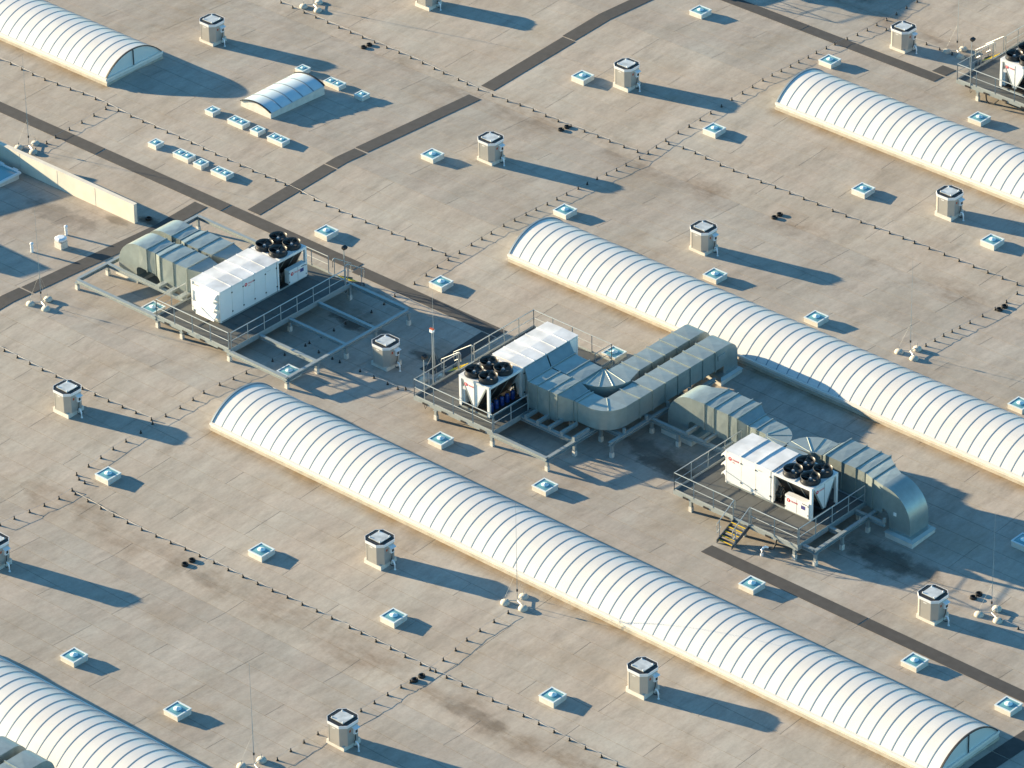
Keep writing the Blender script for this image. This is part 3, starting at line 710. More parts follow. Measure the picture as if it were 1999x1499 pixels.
def stair(root, p, d, width, n=5, z=ZD):
    # p: middle of the top edge, d: horizontal unit direction of descent
    p = Vector((p[0], p[1], z)); d = Vector((d[0], d[1], 0)); s = Vector((-d.y, d.x, 0)); g = ground((p+d*1.2).y)
    H = z - g; run = .25*n; rise = H/(n+1)*1.0
    def P(u, v, zz): return p + d*u + s*v + Vector((0,0,zz))
    st = M()
    for v in (-width/2, width/2):
        st.hexa([P(0,v-.02,-.3), P(0,v+.02,-.3), P(run+.15,v+.02,-H+.01), P(run+.15,v-.02,-H+.01)], [P(0,v-.02,0), P(0,v+.02,0), P(run+.15,v+.02,-H+.22), P(run+.15,v-.02,-H+.22)])
    st = part('stair', st, DECKS, root)
    for i in range(n):
        zz = -rise*(i+1)+.02; u = .25*i
        part('tread', M().hexa([P(u+.02,-width/2+.02,zz-.04), P(u+.26,-width/2+.02,zz-.04), P(u+.26,width/2-.02,zz-.04), P(u+.02,width/2-.02,zz-.04)],
                               [P(u+.02,-width/2+.02,zz), P(u+.26,-width/2+.02,zz), P(u+.26,width/2-.02,zz), P(u+.02,width/2-.02,zz)]), DECKS, st)
        part('nosing', M().hexa([P(u+.21,-width/2+.02,zz+.001), P(u+.275,-width/2+.02,zz+.001), P(u+.275,width/2-.02,zz+.001), P(u+.21,width/2-.02,zz+.001)],
                                [P(u+.21,-width/2+.02,zz+.012), P(u+.275,-width/2+.02,zz+.012), P(u+.275,width/2-.02,zz+.012), P(u+.21,width/2-.02,zz+.012)]), YEL, st)
    for v in (-width/2-.03, width/2+.03):
        h = M(); e = run+.1
        h.tube([P(-.12,v,.55), P(-.12,v,1.0), P(-.04,v,1.08), P(.05,v,1.06), P(e,v,-H+1.15), P(e+.02,v,-H+1.05), P(e-.02,v,-H+.6), P(e-.35,v,-H+.85)], .026, 6)
        h.tube([P(.02,v,-.1), P(.02,v,1.05)], .024, 5); h.tube([P(e-.2,v,-H+.05), P(e-.2,v,-H+1.3)], .024, 5)
        part('handrail', h, RAIL, root)
DECKS = mat('stair_steel', (.07, .085, .1), .5)

def platform1(dx=0, dy=0, ext=True, label='', group=None):
    X = lambda v: v+dx
    Y = lambda v: v+dy
    root = thing('service_platform', (X(-10.9), Y(5.85), ground(Y(5.85))), label, 'platform', 'steel service platforms')
    deck(root, X(-10.85), Y(5.9), X(-5.2), Y(15.5), 9, 'y')
    if ext:
        beam(root, X(-17.3), Y(5.8), X(-10.94), Y(5.8)); beam(root, X(-5.11), Y(5.8), X(-.75), Y(5.8))
        beam(root, X(-17.3), Y(5.9), X(-17.3), Y(15.5)); beam(root, X(-17.2), Y(8.2), X(-10.95), Y(8.2)); beam(root, X(-17.2), Y(15.45), X(-10.95), Y(15.45))
        beam(root, X(-17.2), Y(12.7), X(-10.95), Y(12.7))
        for y in (8.15, 10.5, 12.85): beam(root, X(-5.1), Y(y), X(-.85), Y(y))
        beam(root, X(-5.1), Y(15.55), X(-.75), Y(15.55)); beam(root, X(-.75), Y(5.9), X(-.75), Y(15.45))
        for x, y in ((-17.3,5.8),(-17.3,8.2),(-17.3,15.45),(-.75,5.8),(-.75,8.15),(-.75,10.5),(-.75,12.85),(-.75,15.55)): leg(root, X(x), Y(y))
        for k in range(3): part('duct_bracket', M().box(X(-13.2+k*.9), Y(8.0), ZD+.002, X(-12.9+k*.9), Y(8.9), ZD+.16), STEEL, root)
    for x, y in ((-10.8,5.8),(-8.9,5.82),(-5.2,5.82),(-10.8,15.45),(-5.2,15.45),(-10.8,10.6),(-5.2,10.6)): leg(root, X(x), Y(y), ZD-.225)
    railing(root, [(X(-10.9),Y(8.2)),(X(-10.9),Y(5.85)),(X(-5.25),Y(5.85))])
    railing(root, [(X(-5.14),Y(5.95)),(X(-5.14),Y(15.1))])
    railing(root, [(X(-10.9),Y(15.55)),(X(-6.9),Y(15.55))])
    stair(root, (X(-6.0), Y(15.6)), (0, 1), .95)
    return root
pl1 = platform1(label='steel platform of the left air handler, with an empty beam grid on its right')
platform1(-9.75, 51.15, False, 'steel platform beyond the top edge under the unit there')

def platform2(root_y=0, label=''):
    root = thing('service_platform', (5.85, 8.9, ground(8.9)), label, 'platform', 'steel service platforms')
    deck(root, 5.93, 8.98, 11.58, 18.6, 9, 'y')
    beam(root, 11.68, 8.9, 15.5, 8.9); beam(root, 11.68, 11.2, 15.4, 11.2); beam(root, 15.5, 9.0, 15.5, 19.5)
    beam(root, 17.05, 12.2, 17.05, 21.0); beam(root, 13.3, 13.2, 13.3, 21.2); beam(root, 15.6, 13.3, 17.0, 13.3); beam(root, 15.6, 15.7, 17.0, 15.7); beam(root, 15.6, 18.6, 17.0, 18.6)
    for k in range(5):
        x = 11.95 + k*.85
        part('duct_bracket', M().box(x, 11.15, ZD+.002, x+.16, 12.4, ZD+.2), STEEL, root)
        part('bracket_web', M().box(x-.02, 11.12, ZD-.1, x+.18, 11.148, ZD+.2), STEEL, root)
    for y in (13.4, 15.2, 17.0, 18.8): part('hanger', M().box(16.95, y, ZD+.002, 17.1, y+.12, ZD+.3), STEEL, root)
    for x, y in ((7.5,8.9),(11.6,8.9),(15.5,8.95),(15.5,11.15),(15.5,13.3),(17.05,12.4),(17.05,15.7),(17.05,20.5),(15.5,19.2),(6.0,18.5),(11.5,18.5),(6.0,13.7),(13.3,13.4),(13.3,20.8)): leg(root, x, y, ZD-.225)
    railing(root, [(5.88,12.45),(5.88,8.93),(11.6,8.93)]); railing(root, [(11.64,9.0),(11.64,11.75)])
    railing(root, [(5.88,13.75),(5.88,18.66),(11.6,18.66),(11.6,17.3)])
    stair(root, (5.84, 13.1), (-1, 0), .95)
    return root
pl2 = platform2(label='steel platform of the middle air handler, stairs leading down to the walkway bend')
pl4 = copy_tree(pl2); pl4.location.y += 48.1; pl4['label'] = 'steel platform cropped by the right edge in the top right corner'

def platform3(label):
    root = thing('service_platform', (22.7, 10.85, ground(10.85)), label, 'platform', 'steel service platforms')
    deck(root, 22.78, 10.93, 31.05, 16.45, 8, 'x')
    beam(root, 31.98, 11.2, 31.98, 16.4); 
    for y in (11.25, 13.45, 15.6): beam(root, 31.15, y, 31.87, y, ZD+.001)
    beam(root, 32.09, 15.6, 33.1, 15.6); part('end_upstand', M().box(33.0, 15.52, ZD+.002, 33.1, 15.68, ZD+.28), STEEL, root)
    beam(root, 17.2, 15.6, 22.68, 15.6)
    for x in (19.6, 20.9, 22.1): part('duct_bracket', M().box(x, 15.5, ZD+.002, x+.16, 16.6, ZD+.2), STEEL, root)
    for x, y in ((23.8,11.0),(27.4,11.0),(30.8,11.0),(31.98,11.25),(31.98,13.45),(31.98,15.6),(23.0,16.2),(30.9,16.2),(19.0,15.6)): leg(root, x, y, ZD-.225)
    railing(root, [(22.73,16.4),(22.73,10.88),(26.75,10.88)]); railing(root, [(27.95,10.88),(31.1,10.88)]); railing(root, [(31.1,10.98),(31.1,16.4)])
    stair(root, (27.35, 10.84), (0, -1), 1.0)
    return root
platform3('steel platform of the right air handler, with yellow edged stairs in front')

# ------------------------------------------------------------------ ducts
def sect(x0, x1, r0, r1, ax):
    """box section between two rectangles r = (a0, a1, z0, z1) at x0 and x1, panels with a raised cross break"""
    f = (lambda u, v, z: (u, v, z)) if ax == 'x' else (lambda u, v, z: (v, u, z))
    m_ = M()
    A = [f(x0,r0[0],r0[2]), f(x0,r0[1],r0[2]), f(x0,r0[1],r0[3]), f(x0,r0[0],r0[3])]
    B = [f(x1,r1[0],r1[2]), f(x1,r1[1],r1[2]), f(x1,r1[1],r1[3]), f(x1,r1[0],r1[3])]
    m_.v += A + B
    nn = [Vector(f(0,0,-1)), Vector(f(0,1,0)), Vector(f(0,0,1)), Vector(f(0,-1,0))]
    for j in range(4):
        q = (j+1) % 4
        c = (Vector(A[j]) + Vector(A[q]) + Vector(B[j]) + Vector(B[q]))/4 + nn[j]*.022
        m_.v.append(tuple(c)); k = len(m_.v)-1
        m_.f += [(j,q,k), (q,4+q,k), (4+q,4+j,k), (4+j,j,k)]
    m_.f += [(3,2,1,0), (4,5,6,7)]
    return m_
def flange(x, r, ax, t=.03, o=.055):
    f = (lambda u, v, z: (u, v, z)) if ax == 'x' else (lambda u, v, z: (v, u, z))
    m_ = M(); a0, a1, z0, z1 = r[0]-o, r[1]+o, r[2]-o, r[3]+o
    def bx(p, q): 
        p, q = f(*p), f(*q); m_.box(min(p[0],q[0]), min(p[1],q[1]), p[2], max(p[0],q[0]), max(p[1],q[1]), q[2])
    bx((x-t, a0, z0), (x+t, a1, r[2]-.002)); bx((x-t, a0, r[3]+.002), (x+t, a1, z1)); bx((x-t, a0, r[2]-.002), (x+t, r[0]-.002, r[3]+.002)); bx((x-t, r[1]+.002, r[2]-.002), (x+t, a1, r[3]+.002))
    return m_
def run(root, stations, ax, flanges=True):
    for (xa, ra), (xb, rb) in zip(stations[:-1], stations[1:]):
        part('duct_section', sect(xa, xb, ra, rb, ax), GALV, root)
    if flanges:
        for x, r in stations[1:-1]: part('flange', flange(x, r, ax), GALV, root)
def drop_elbow(root, xs, sgn, R_, zt, depth, a0, a1, zb, ax, n=12):
    """vertical elbow: flat top at zt from xs, bending down; outer radius R_, depth = duct size"""
    f = (lambda u, v, z: (u, v, z)) if ax == 'x' else (lambda u, v, z: (v, u, z))
    Ri = R_ - depth; cz = zt - R_; pr = []
    if Ri < 0: Ri = .05
    for i in range(n+1):
        t = math.pi/2*i/n; pr.append((xs + sgn*R_*math.sin(t), cz + R_*math.cos(t)))
    pr.append((xs + sgn*R_, zb)); pr.append((xs + sgn*(R_-depth), zb))
    for i in range(n, -1, -2):
        t = math.pi/2*i/n; pr.append((xs + sgn*(R_-depth if R_-depth < 0 else 0) + sgn*Ri*math.sin(t), cz + Ri*math.cos(t)))
    m_ = M().prism(pr, lambda u, z: f(u, a0, z), lambda u, z: f(u, a1, z), tuple(range(n)))
    e = part('duct_elbow', m_, GALV, root)
    return e
def plan_elbow(root, cx, cy_, Ri, Ro, t0, t1, z0, z1, n=14, seams=5):
    pr = [(cx+Ro*math.cos(t0+(t1-t0)*i/n), cy_+Ro*math.sin(t0+(t1-t0)*i/n)) for i in range(n+1)]
    pr += [(cx+Ri*math.cos(t1-(t1-t0)*i/n), cy_+Ri*math.sin(t1-(t1-t0)*i/n)) for i in range(n+1)]
    e = part('duct_elbow', M().prism(pr, lambda x, y: (x, y, z0), lambda x, y: (x, y, z1), tuple(range(n))), GALV, root)
    for i in range(seams):
        t = t0 + (t1-t0)*(i+.5)/seams; d = Vector((math.cos(t), math.sin(t), 0)); s = Vector((-d.y, d.x, 0))*.022
        c = Vector((cx, cy_, 0)); a, b = c + d*(Ri+.1), c + d*(Ro-.03)
        part('stiffener', M().hexa([p + Vector((0,0,z1+.001)) for p in (a-s, b-s, b+s, a+s)], [p + Vector((0,0,z1+.035)) for p in (a-s*.3, b-s*.3, b+s*.3, a+s*.3)]), GALV, e)
def duct_curb(root, x0, y0, x1, y1, h=.32):
    g = min(ground(y0), ground(y1))
    c = part('roof_curb', M().box(x0, y0, g-.05, x1, y1, g+h), CURB, root)
    t = g+h
    fl = M(); fl.hexa([(x0-.05,y0-.05,t+.002),(x1+.05,y0-.05,t+.002),(x1+.05,y1+.05,t+.002),(x0-.05,y1+.05,t+.002)], [(x0+.1,y0+.1,t+.14),(x1-.1,y0+.1,t+.14),(x1-.1,y1-.1,t+.14),(x0+.1,y1-.1,t+.14)])
    part('curb_flashing', fl, GALV, c)

def p1_duct(y0, dx, dy, label):
    root = thing('air_duct', (-13+dx, y0+dy, ground(y0+dy)), label, 'duct', 'galvanised supply and return ducts')
    a, b = y0+dy, y0+1.75+dy; zt = 1.78
    X = lambda v: v+dx
    run(root, [(X(-9.83), (a+.75, b-.1, .25, 1.5)), (X(-11.3), (a, b, -.1, zt)), (X(-12.35), (a-.03, b+.0, -.1, zt)), (X(-13.4), (a-.03, b+.0, .0, zt)), (X(-13.95), (a+.16, b-.1, .3, zt-.08)), (X(-14.6), (a+.1, b-.06, .33, zt-.04)), (X(-15.25), (a+.1, b-.06, .35, zt-.02))], 'x')
    drop_elbow(root, X(-15.25), -1, 1.7, zt-.02, 1.43, a+.1, b-.06, ground(a)+.3, 'x')
    duct_curb(root, X(-17.1), a-.05, X(-15.35), b+.1, .3)
    return root
p1_duct(8.68, 0, 0, 'nearer of the two pale ducts running left from the left air handler')
p1_duct(10.68, 0, 0, 'farther of the two pale ducts running left from the left air handler')

def p2_near(dy, label):
    root = thing('air_duct', (13, 12+dy, ground(12)), label, 'duct', 'galvanised supply and return ducts')
    Y = lambda r: (r[0]+dy, r[1]+dy, r[2], r[3])
    run(root, [(10.62, Y((12.65,14.4,.3,2.08))), (11.45, Y((12.0,13.85,.2,1.82))), (12.1, Y((12.0,13.85,.2,1.82))), (12.95, Y((12.0,13.85,.1,1.82))), (13.55, Y((12.0,13.85,.05,1.82))), (14.25, Y((12.5,13.8,.25,1.5))), (14.5, Y((12.5,13.8,.3,1.5))), (15.35, Y((12.5,13.8,.3,1.5)))], 'x')
    plan_elbow(root, 15.35, 13.95+dy, .06, 1.45, -math.pi/2, 0, .3, 1.5, seams=1)
    st = [(13.95, (15.42,16.8,.3,1.5))] + [(15.0+i*1.05, (15.42,16.8,.3,1.5)) for i in range(8)]
    run(root, [(y+dy, r) for y, r in st], 'y')
    drop_elbow(root, 22.35+dy, 1, .85, 1.5, 1.2, 15.42, 16.8, ground(22.5+dy)+.3, 'y')
    duct_curb(root, 15.2, 21.45+dy, 17.1, 23.25+dy)
    part('damper_box', M().box(16.81, 21.5+dy, .85, 16.86, 22.1+dy, 1.15), STEEL, root)
    return root
def p2_far(dy, label):
    root = thing('air_duct', (13, 15+dy, ground(15)), label, 'duct', 'galvanised supply and return ducts')
    Y = lambda r: (r[0]+dy, r[1]+dy, r[2], r[3])
    run(root, [(10.62, Y((14.5,16.3,.3,2.08))), (11.4, Y((13.98,15.85,.3,1.8))), (12.45, Y((13.98,15.85,.3,1.75))), (13.4, Y((13.98,15.85,.3,1.7)))], 'x')
    plan_elbow(root, 13.4, 15.95+dy, .12, 1.95, -math.pi/2, 0, .3, 1.62, seams=4)
    st = [(15.95, (13.62,15.25,.3,1.55)), (17.2, (13.64,14.88,.3,1.5))] + [(18.25+i*1.05, (13.64,14.88,.3,1.5)) for i in range(4)] + [(22.35, (13.64,14.88,.3,1.5))]
    run(root, [(y+dy, r) for y, r in st], 'y')
    drop_elbow(root, 22.35+dy, 1, .85, 1.5, 1.2, 13.64, 14.88, ground(22.5+dy)+.3, 'y')
    duct_curb(root, 13.5, 21.45+dy, 15.18, 23.25+dy)
    return root
p2_near(0, 'lower grey duct of the middle unit, bending in front and running to the vault')
p2_far(0, 'grey duct of the middle unit with the round fan-seamed bend')
bl1 = p2_near(-51.5, 'cropped grey duct end at the bottom left, nearer one')
bl2 = p2_far(-51.5, 'cropped grey duct end at the bottom left, farther one')

def p3_left():
    root = thing('air_duct', (21, 17, ground(17)), 'pale duct bending behind the right air handler and running left to its roof curb', 'duct', 'galvanised supply and return ducts')
    a, b = 16.35, 18.35
    plan_elbow(root, 24.35, 16.3, .1, 1.5, math.pi/2, -.2, .5, 1.62, seams=3)
    run(root, [(24.35, (16.45,17.8,.5,1.62)), (23.7, (16.45,17.8,.5,1.62)), (23.1, (16.5,17.95,.4,1.6)), (22.45, (a,b,.2,1.85)), (21.85, (a,b,.15,1.85)), (20.85, (a,b,.2,1.85)), (20.2, (a,b,.3,1.87)), (19.35, (a-.02,b-.4,.4,1.85))], 'x')
    drop_elbow(root, 19.35, -1, 1.7, 1.85, 1.45, a-.02, b-.4, ground(17)+.3, 'x')
    part('elbow_neck', M().box(24.5, 15.42, .5, 25.8, 16.25, 1.6), GALV, root)
    duct_curb(root, 17.45, 16.0, 19.6, 18.2)
p3_left()
def p3_right():
    root = thing('air_duct', (29, 17, ground(17)), 'pale duct behind the right air handler, descending through a big round elbow', 'duct', 'galvanised supply and return ducts')
    plan_elbow(root, 27.45, 16.55, .1, 1.65, math.pi/2, math.pi+.15, .5, 1.62, seams=3)
    part('elbow_neck', M().box(25.95, 15.42, .5, 27.3, 16.4, 1.6), GALV, root)
    a, b = 16.62, 18.72
    run(root, [(27.45, (16.7,18.2,.5,1.62)), (27.95, (16.7,18.2,.5,1.62)), (28.3, (a,b,.2,1.82)), (29.35, (a,b,.0,1.82)), (30.3, (a,b,-.05,1.84)), (30.95, (a-.05,b,-.05,1.85)), (31.7, (16.3,18.1,.05,1.92)), (32.55, (16.05,17.6,.3,1.98))], 'x')
    drop_elbow(root, 32.55, 1, 1.85, 1.98, 1.4, 16.05, 17.6, ground(16.5)+.3, 'x', 16)
    part('inspection_label', M().box(33.3, 16.03, .45, 33.48, 16.048, .65), WHITE, root)
    duct_curb(root, 32.95, 15.8, 34.75, 17.75)
p3_right()

# ------------------------------------------------------------------ lightning protection
def holder():
    root = thing('conductor_holder', (0,0,0), '', 'conductor holder', None, local=True)
    part('weight', M().lathe((0,0,0), [(.075,0),(.07,.035),(.045,.08)], 8), HOSE, root)
    part('stem', M().lathe((0,0,.08), [(.04,0),(.03,.04),(.035,.1),(.035,.11)], 6), HOSE, root)
    return root
ROWL = {
 'a': 'small black holder in the conductor row between the left walkway and the small skylights', 'b': 'small black holder in the short row crossing the left walkway to the corner rod',
 'c': 'small black holder in the long row rising past the starts of the vaults', 'd': 'small black holder in the row along the upper drains, left half',
 'e': 'small black holder in the row below the top right vault', 'f': 'small black holder in the row from the right rod up to the right edge drains',
 'g': 'small black holder in the short row behind the top right exhaust unit', 'h': 'small black holder in the row passing the left exhaust unit',
 'i': 'small black holder in the row from lower left up under the left beam grid', 'j': 'small black holder in the row passing the shaded exhaust unit',
 'k': 'small black holder at the crossing near the left skylight', 'l': 'small black holder in the short row leading to the left edge',
 'm': 'small black holder in the long row along the lower drains', 'n': 'small black holder in the row from the bottom up to the middle rod', 'o': 'small black holder by the right edge rod'}
near = {}
allh = [(k, i, x, y) for k, pts in ROWS.items() for i, (x, y) in enumerate(pts)]
def claim(x, y, what, maxd):
    b = min(allh, key=lambda h: math.hypot(h[2]-x, h[3]-y) + (100 if (h[0], h[1]) in near else 0))
    if math.hypot(b[2]-x, b[3]-y) < maxd and (b[0], b[1]) not in near: near[(b[0], b[1])] = what
for (x, y), s_ in zip(EX, EXL): claim(x, y, 'black conductor holder closest to the ' + s_.split(',')[0], 2.6)
for (x, y), s_ in zip(SK, SKL):
    if s_: claim(x, y, 'black conductor holder closest to the ' + s_.split(',')[0], 2.6)
for (x, y), s_ in zip(DB, DBL): claim(x, y, 'black conductor holder closest to the ' + s_, 3)
for x, y, s_ in ((-32.02,15.89,'lightning rod behind the parapet'), (-17.4,3.1,'lightning rod by the left frame corner'), (22.83,30.84,'right lightning rod on open roof'), (22.91,-1.69,'middle lightning rod by the longest vault'), (41.58,13.6,'right edge lightning rod')): claim(x, y, 'black conductor holder closest to the ' + s_, 3)
for (x, y), s_ in (((-25.8,38.8),'top left drain pair'), ((-9.4,38.7),'drain pair above the cross walkway end'), ((7.06,38.7),'upper right drain pair'), ((23.3,38.5),'right edge drain pair'), ((7.0,-9.4),'lower left drain pair'), ((23.2,-9.5),'bottom drain pair')): claim(x, y, 'black conductor holder closest to the ' + s_, 3)
for (x, y), s_ in (((-31.2,18.2),'left walkway where the short row crosses it'), ((-16.2,22.2),'cross walkway in the left row'), ((-16.3,38.9),'gap in the cross walkway'), ((-3.4,57.7),'top right walkway crossing'), ((-.9,2),'start of the longest vault'), ((-.9,26),'start of the vault with duct shade'), ((-.9,50.5),'start of the top right vault')): claim(x, y, 'black conductor holder closest to the ' + s_, 3.5)
for k, pts in ROWS.items():
    nm = ROWL[k].replace('small black holder in the ', '').replace('small black holder ', 'holders ')
    for i, s_ in ((0, 'first'), (len(pts)-1, 'last')): near.setdefault((k, i), None)
near = {q: v for q, v in near.items() if v and len(v.split()) <= 16}
fh = None
for k, pts in ROWS.items():
    for hi_, (x, y) in enumerate(pts):
        if fh is None: o = fh = holder(); fh.location = (x, y, ground(y))
        else: o = copy_tree(fh); o.location = (x, y, ground(y))
        o['label'] = ROWL[k]; o['group'] = 'conductor holders, row %s' % {'a':'along the left walkway','b':'to the corner rod','c':'past the vault starts','d':'by the upper drains','e':'below the top right vault','f':'to the right rod','g':'behind the top exhaust','h':'past the left exhaust','i':'under the beam grid','j':'past the shaded exhaust','k':'at the left crossing','l':'to the left edge','m':'by the lower drains','n':'to the middle rod','o':'by the right edge'}[k]
        if (k, hi_) in near: o['label'] = near[(k, hi_)]
        o.rotation_euler.z = random.random()*6
WIL = {k: v.replace('small black holder in the', 'thin wire along the holder').replace('small black holder', 'thin wire on the holders') for k, v in ROWL.items()}
for k, pts in ROWS.items():
    if len(pts) < 3 or k == 'k': continue
    path = []; mb = M()
    for i, (x, y) in enumerate(pts):
        if i and math.hypot(x-pts[i-1][0], y-pts[i-1][1]) > 4.2:
            if len(path) > 1: mb.tube(path, .0065, 4)
            path = []
        if path:
            a = path[-1]; mx, my = (a[0]+x)/2 + random.uniform(-.03,.03), (a[1]+y)/2 + random.uniform(-.03,.03)
            path.append((mx, my, (a[2] + ground(y)+.19)/2 - random.uniform(.0,.03)))
        path.append((x, y, ground(y)+.19))
    if len(path) > 1: mb.tube(path, .0065, 4)
    solo('conductor_wire', mb, WIRE, (pts[0][0], pts[0][1], ground(pts[0][1])), WIL[k], 'wire', 'lightning conductor wires')

def mast(lab, h):
    root = thing('lightning_rod', (0,0,0), lab, 'lightning rod', 'tall lightning rods on weighted tripods', local=True)
    part('pole', M().tube([(0,0,.1),(0,0,h*.45),(0,0,h*.451),(0,0,h)], [.016,.015,.010,.006], 5), RAIL, root)
    part('clamp', M().lathe((0,0,.75), [(.05,0),(.05,.12)], 8), DARK, root)
    for i in range(3):
        a = rad(100 + 120*i) ; c_, s_ = math.cos(a), math.sin(a)
        part('foot', M().tube([(0,0,.2),(c_*.62,s_*.62,.16)], .025, 5), RAIL, root)
        wt = part('weight', M().lathe((c_*.62, s_*.62, 0), [(.25,0),(.26,.06),(.22,.15),(.13,.2),(.03,.21)], 14), CONC, root)
        part('pin', M().tube([(c_*.62,s_*.62,.2),(c_*.62,s_*.62,.42)], .015, 5), RAIL, wt)
        part('stay', M().tube([(c_*.62,s_*.62,.42),(0,0,2.0)], .004, 3), RAIL, root)
    return root
MAS = [(-32.02,15.89,6.2,'lightning rod behind the concrete parapet at the upper left'), (-17.4,3.1,6.6,'lightning rod left of the left steel frame corner'), (4.6,11.9,6.4,'lightning rod at the left side of the middle platform'),
 (22.83,30.84,6.3,'lightning rod on the open roof at the right, behind the vault'), (22.91,-1.69,6.1,'lightning rod in the middle of the picture beside the longest vault'), (22.73,-20.66,6.0,'lightning rod at the bottom edge, its feet cropped'),
 (41.58,13.6,6.2,'lightning rod at the right edge near two drains'), (-31.89,40.2,6.2,'lightning rod cropped by the top edge, only its feet in view'), (2.56,61.37,6.2,'lightning rod behind the top right platform stairs')]
fm = None
for x, y, h, lab in MAS:
    if fm is None: fm = mast(lab, 6.25); fm.location = (x, y, ground(y))
    else: dup(fm, (x, y, ground(y)), lab, rz=random.choice([0, .3, -.2]))

DR = [(-25.81,38.36),(-25.75,38.8),(-9.45,38.25),(-9.38,38.72),(7.06,38.27),(7.08,38.72),(23.31,38.34),(23.35,38.77),(7.02,-9.84),(7.05,-9.35),(23.24,-9.77),(23.29,-9.3),(39.89,14.31),(39.93,14.73),(-20.53,14.57)]
DRL = ['at the top left', 'above the cross walkway end', 'in the upper right field', 'at the right edge by the wire', 'at the lower left', 'at the bottom by the crossing', 'right of the right exhaust unit', 'behind the end of the concrete parapet']
fd = None
for i, (x, y) in enumerate(DR):
    lab = 'black roof drain %s, %s' % (DRL[i//2], 'front one of the pair' if i % 2 == 0 else 'back one of the pair') if i < 14 else 'single black roof drain ' + DRL[7]
    if fd is None:
        fd = thing('roof_drain', (0,0,0), lab, 'drain', 'black roof drains in the valleys', local=True)
        n = 16
        def rg(r, z): return [(r*math.cos(2*math.pi*j/n), r*math.sin(2*math.pi*j/n), z) for j in range(n)]
        part('strainer_ring', M().loft([rg(.19,0), rg(.18,.12), rg(.13,.14), rg(.1,.05)], False, True), HOSE, fd)
        part('strainer_grate', M().lathe((0,0,.01), [(.11,0),(.11,.03)], 12), BLACK, fd)
        fd.location = (x, y, ground(y))
    else: dup(fd, (x, y, ground(y)), lab)

# ------------------------------------------------------------------ parapet corner and small roof fittings at left
root = thing('parapet_wall', (-20.75, 13.65, ground(13.7)), 'pale concrete parapet wall at the left, its end facing the ducts', 'wall')
part('wall', M().box(-33.1, 13.66, -1.0, -20.75, 13.9, .27), WALLM, root)
part('coping', M().box(-33.1, 13.64, .272, -20.73, 13.92, .31), CAPW if 'CAPW' in globals() else WALLM, root)
part('return_wall', M().box(-33.36, 5.9, -1.0, -33.12, 13.9, .62), WALLM, root)
for i in range(3): part('joint', M().box(-24-i*3.2, 13.652, -.95, -23.985-i*3.2, 13.658, .26), GREYT, root)
root = thing('smoke_vent', (-31, 12, ground(12)), 'glazed smoke vent hatch in the shade below the parapet at the left edge', 'hatch')
g = ground(12.1)
part('curb', M().box(-32.4, 11.3, g-.1, -29.75, 12.95, g+.297), CURB, root)
fr = M(); fr.box(-32.5, 11.2, g+.3, -29.65, 11.35, g+.42); fr.box(-32.5, 12.9, g+.3, -29.65, 13.05, g+.42); fr.box(-32.5, 11.35, g+.3, -32.35, 12.9, g+.42); fr.box(-29.8, 11.35, g+.3, -29.65, 12.9, g+.42)
part('frame', fr, FRAME, root)
part('glass', M().box(-32.35, 11.35, g+.31, -29.8, 12.9, g+.35), GLASS, root)
part('motor_cover', M().lathe((-31.3, 12.1, g+.35), [(.22,0),(.2,.06),(.05,.1)], 14), PVC, root)
for i in range(2): part('hinge', M().box(-31.6+i*1.2, 13.05, g+.28, -31.2+i*1.2, 13.15, g+.43), FRAME, root)
root = thing('vent_stack', (-21.65, 8.65, ground(8.6)), 'square vent stack with octagonal cap left of the left ducts', 'vent')
g = ground(8.6)
part('stack', M().box(-21.95, 8.42, g-.05, -21.4, 8.95, g+.42), CURB, root)
part('collar', M().box(-21.9, 8.47, g+.42, -21.45, 8.9, g+.5), DARK, root)
part('cap', M().loft([[(x-21.675, y+8.685, g+.5) for x, y, _ in octo(.33,.17,0)], [(x-21.675, y+8.685, g+.62) for x, y, _ in octo(.33,.17,0)], [(x-21.675, y+8.685, g+.68) for x, y, _ in octo(.2,.1,0)]]), CAPM, root)
for (x, y), lab in (((-22.57,9.94), 'white vent pipe behind the square vent stack'), ((-22.43,7.11), 'white vent pipe at the edge of the shade, in front of the square vent stack')):
    r = thing('vent_pipe', (x, y, ground(y)), lab, 'vent pipe', 'white vent pipes')
    part('pipe', M().lathe((x,y,ground(y)-.03), [(.085,0),(.085,.55)], 10), PVC, r); part('cap', M().lathe((x,y,ground(y)+.52), [(.11,0),(.11,.08),(.03,.13)], 10), PVC, r); part('clamp', M().lathe((x,y,ground(y)+.3), [(.1,0),(.1,.04)], 10), CAPM, r)
r = thing('unseen_caster', (-36, 3, ground(3)), 'unseen duct-like box added beyond the left edge to shade the roof there', 'duct')
part('duct', M().box(-46, 1.6, -.2, -30.9, 3.5, 1.75), GALV, r)  # unseen box added to cast the roof shadow at left
for i in range(4): part('support', M().box(-44+i*4, 1.9, ground(2)-.02, -43.8+i*4, 3.2, -.2), STEEL, r)

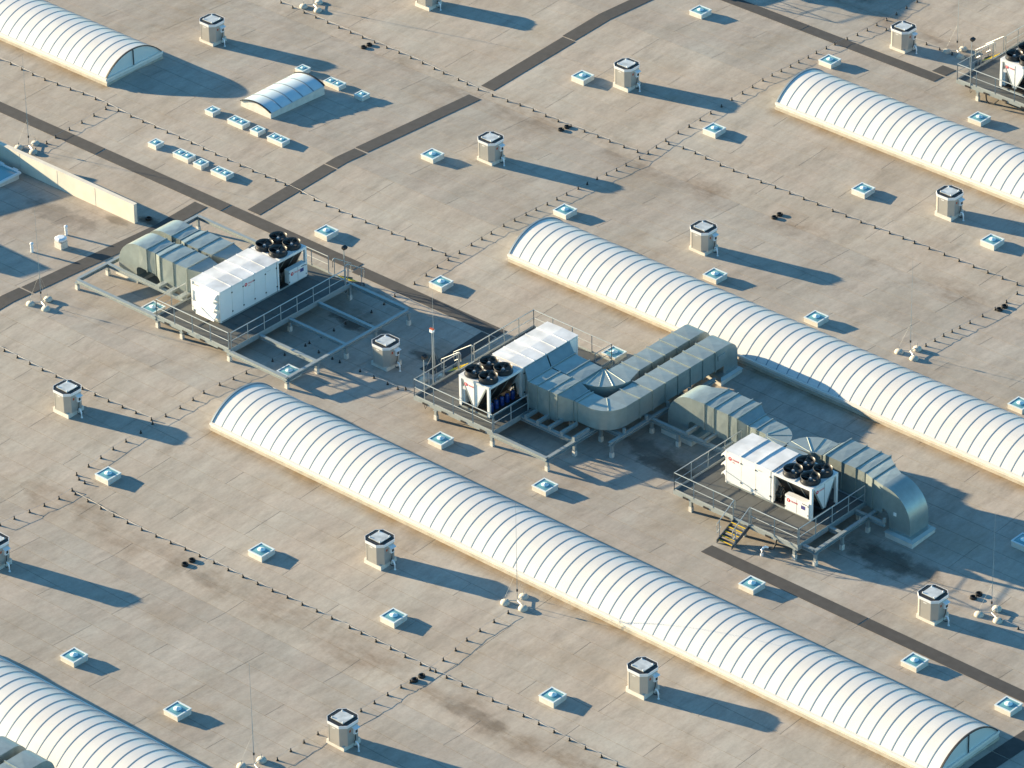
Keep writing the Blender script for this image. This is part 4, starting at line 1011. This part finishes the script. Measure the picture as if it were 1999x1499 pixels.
# floodlight and sensor poles on the platforms
def pole(x, y, h, lab, sensor=False):
    r = thing('floodlight_pole' if not sensor else 'sensor_pole', (x, y, ZD), lab, 'pole')
    part('pole', M().tube([(x,y,ZD-.1),(x,y,ZD+h)], .028, 6), RAIL, r)
    if sensor: 
        hd = part('sensor_box', M().box(x-.1,y-.1,ZD+h,x+.1,y+.1,ZD+h+.16), PVC, r); part('red_lens', M().box(x-.13,y-.06,ZD+h+.161,x+.13,y+.06,ZD+h+.22), RUST, hd)
    else:
        hd = part('floodlight', M().hexa([(x-.05,y-.14,ZD+h-.02),(x+.13,y-.14,ZD+h-.1),(x+.13,y+.14,ZD+h-.1),(x-.05,y+.14,ZD+h-.02)], [(x-.02,y-.14,ZD+h+.12),(x+.2,y-.14,ZD+h+.06),(x+.2,y+.14,ZD+h+.06),(x-.02,y+.14,ZD+h+.12)]), BLACK, r)
        part('lamp_bracket', M().box(x-.04,y-.04,ZD+h-.12,x+.04,y+.04,ZD+h-.03), DARK, hd)
        part('cable_loop', M().tube([(x,y,ZD-.1),(x+.03,y-.06,ZD-.35),(x+.12,y-.1,ZD-.45),(x+.18,y-.04,ZD-.3)], .018, 5), HOSE, r)
pole(-5.3, 15.2, 2.4, 'floodlight pole at the stair corner of the left platform')
pole(6.6, 8.98, 2.75, 'floodlight pole at the left corner of the middle platform')
pole(5.92, 10.4, 3.4, 'pole with a small white and red sensor box on the middle platform', True)
pole(6.9, 57.0, 3.1, 'floodlight pole at the corner of the cropped top right platform')
x, y = 29.35, 10.1; g = ground(y)
r = thing('drain_connection', (x, y, g), 'chromed bent drain pipe with black hose under the right platform', 'pipe')
part('pipe', M().tube([(x,y,g),(x,y,g+.36),(x+.03,y+.06,g+.46),(x+.1,y+.18,g+.5),(x+.17,y+.3,g+.42)], .06, 8), CAPM, r)
part('hose', M().tube([(x+.17,y+.3,g+.42),(x+.24,y+.4,g+.3),(x+.33,y+.5,g+.32),(x+.4,y+.6,g+.5),(x+.42,y+.7,g+.8)], .045, 8), HOSE, r)
part('sleeve', M().lathe((x,y,g-.02), [(.09,0),(.085,.14)], 10), CAPM, r)
# condensate hose on the cropped platform
x, y = 8.2, 56.85; g = ground(y)
r = thing('cable_hose', (x, y, g), 'black hose hanging under the cropped top right platform', 'hose')
part('hose', M().tube([(x,y,.0),(x+.1,y-.05,-.35),(x+.3,y-.05,-.5),(x+.6,y,-.45),(x+.9,y+.05,-.1)], .045, 7), HOSE, r)
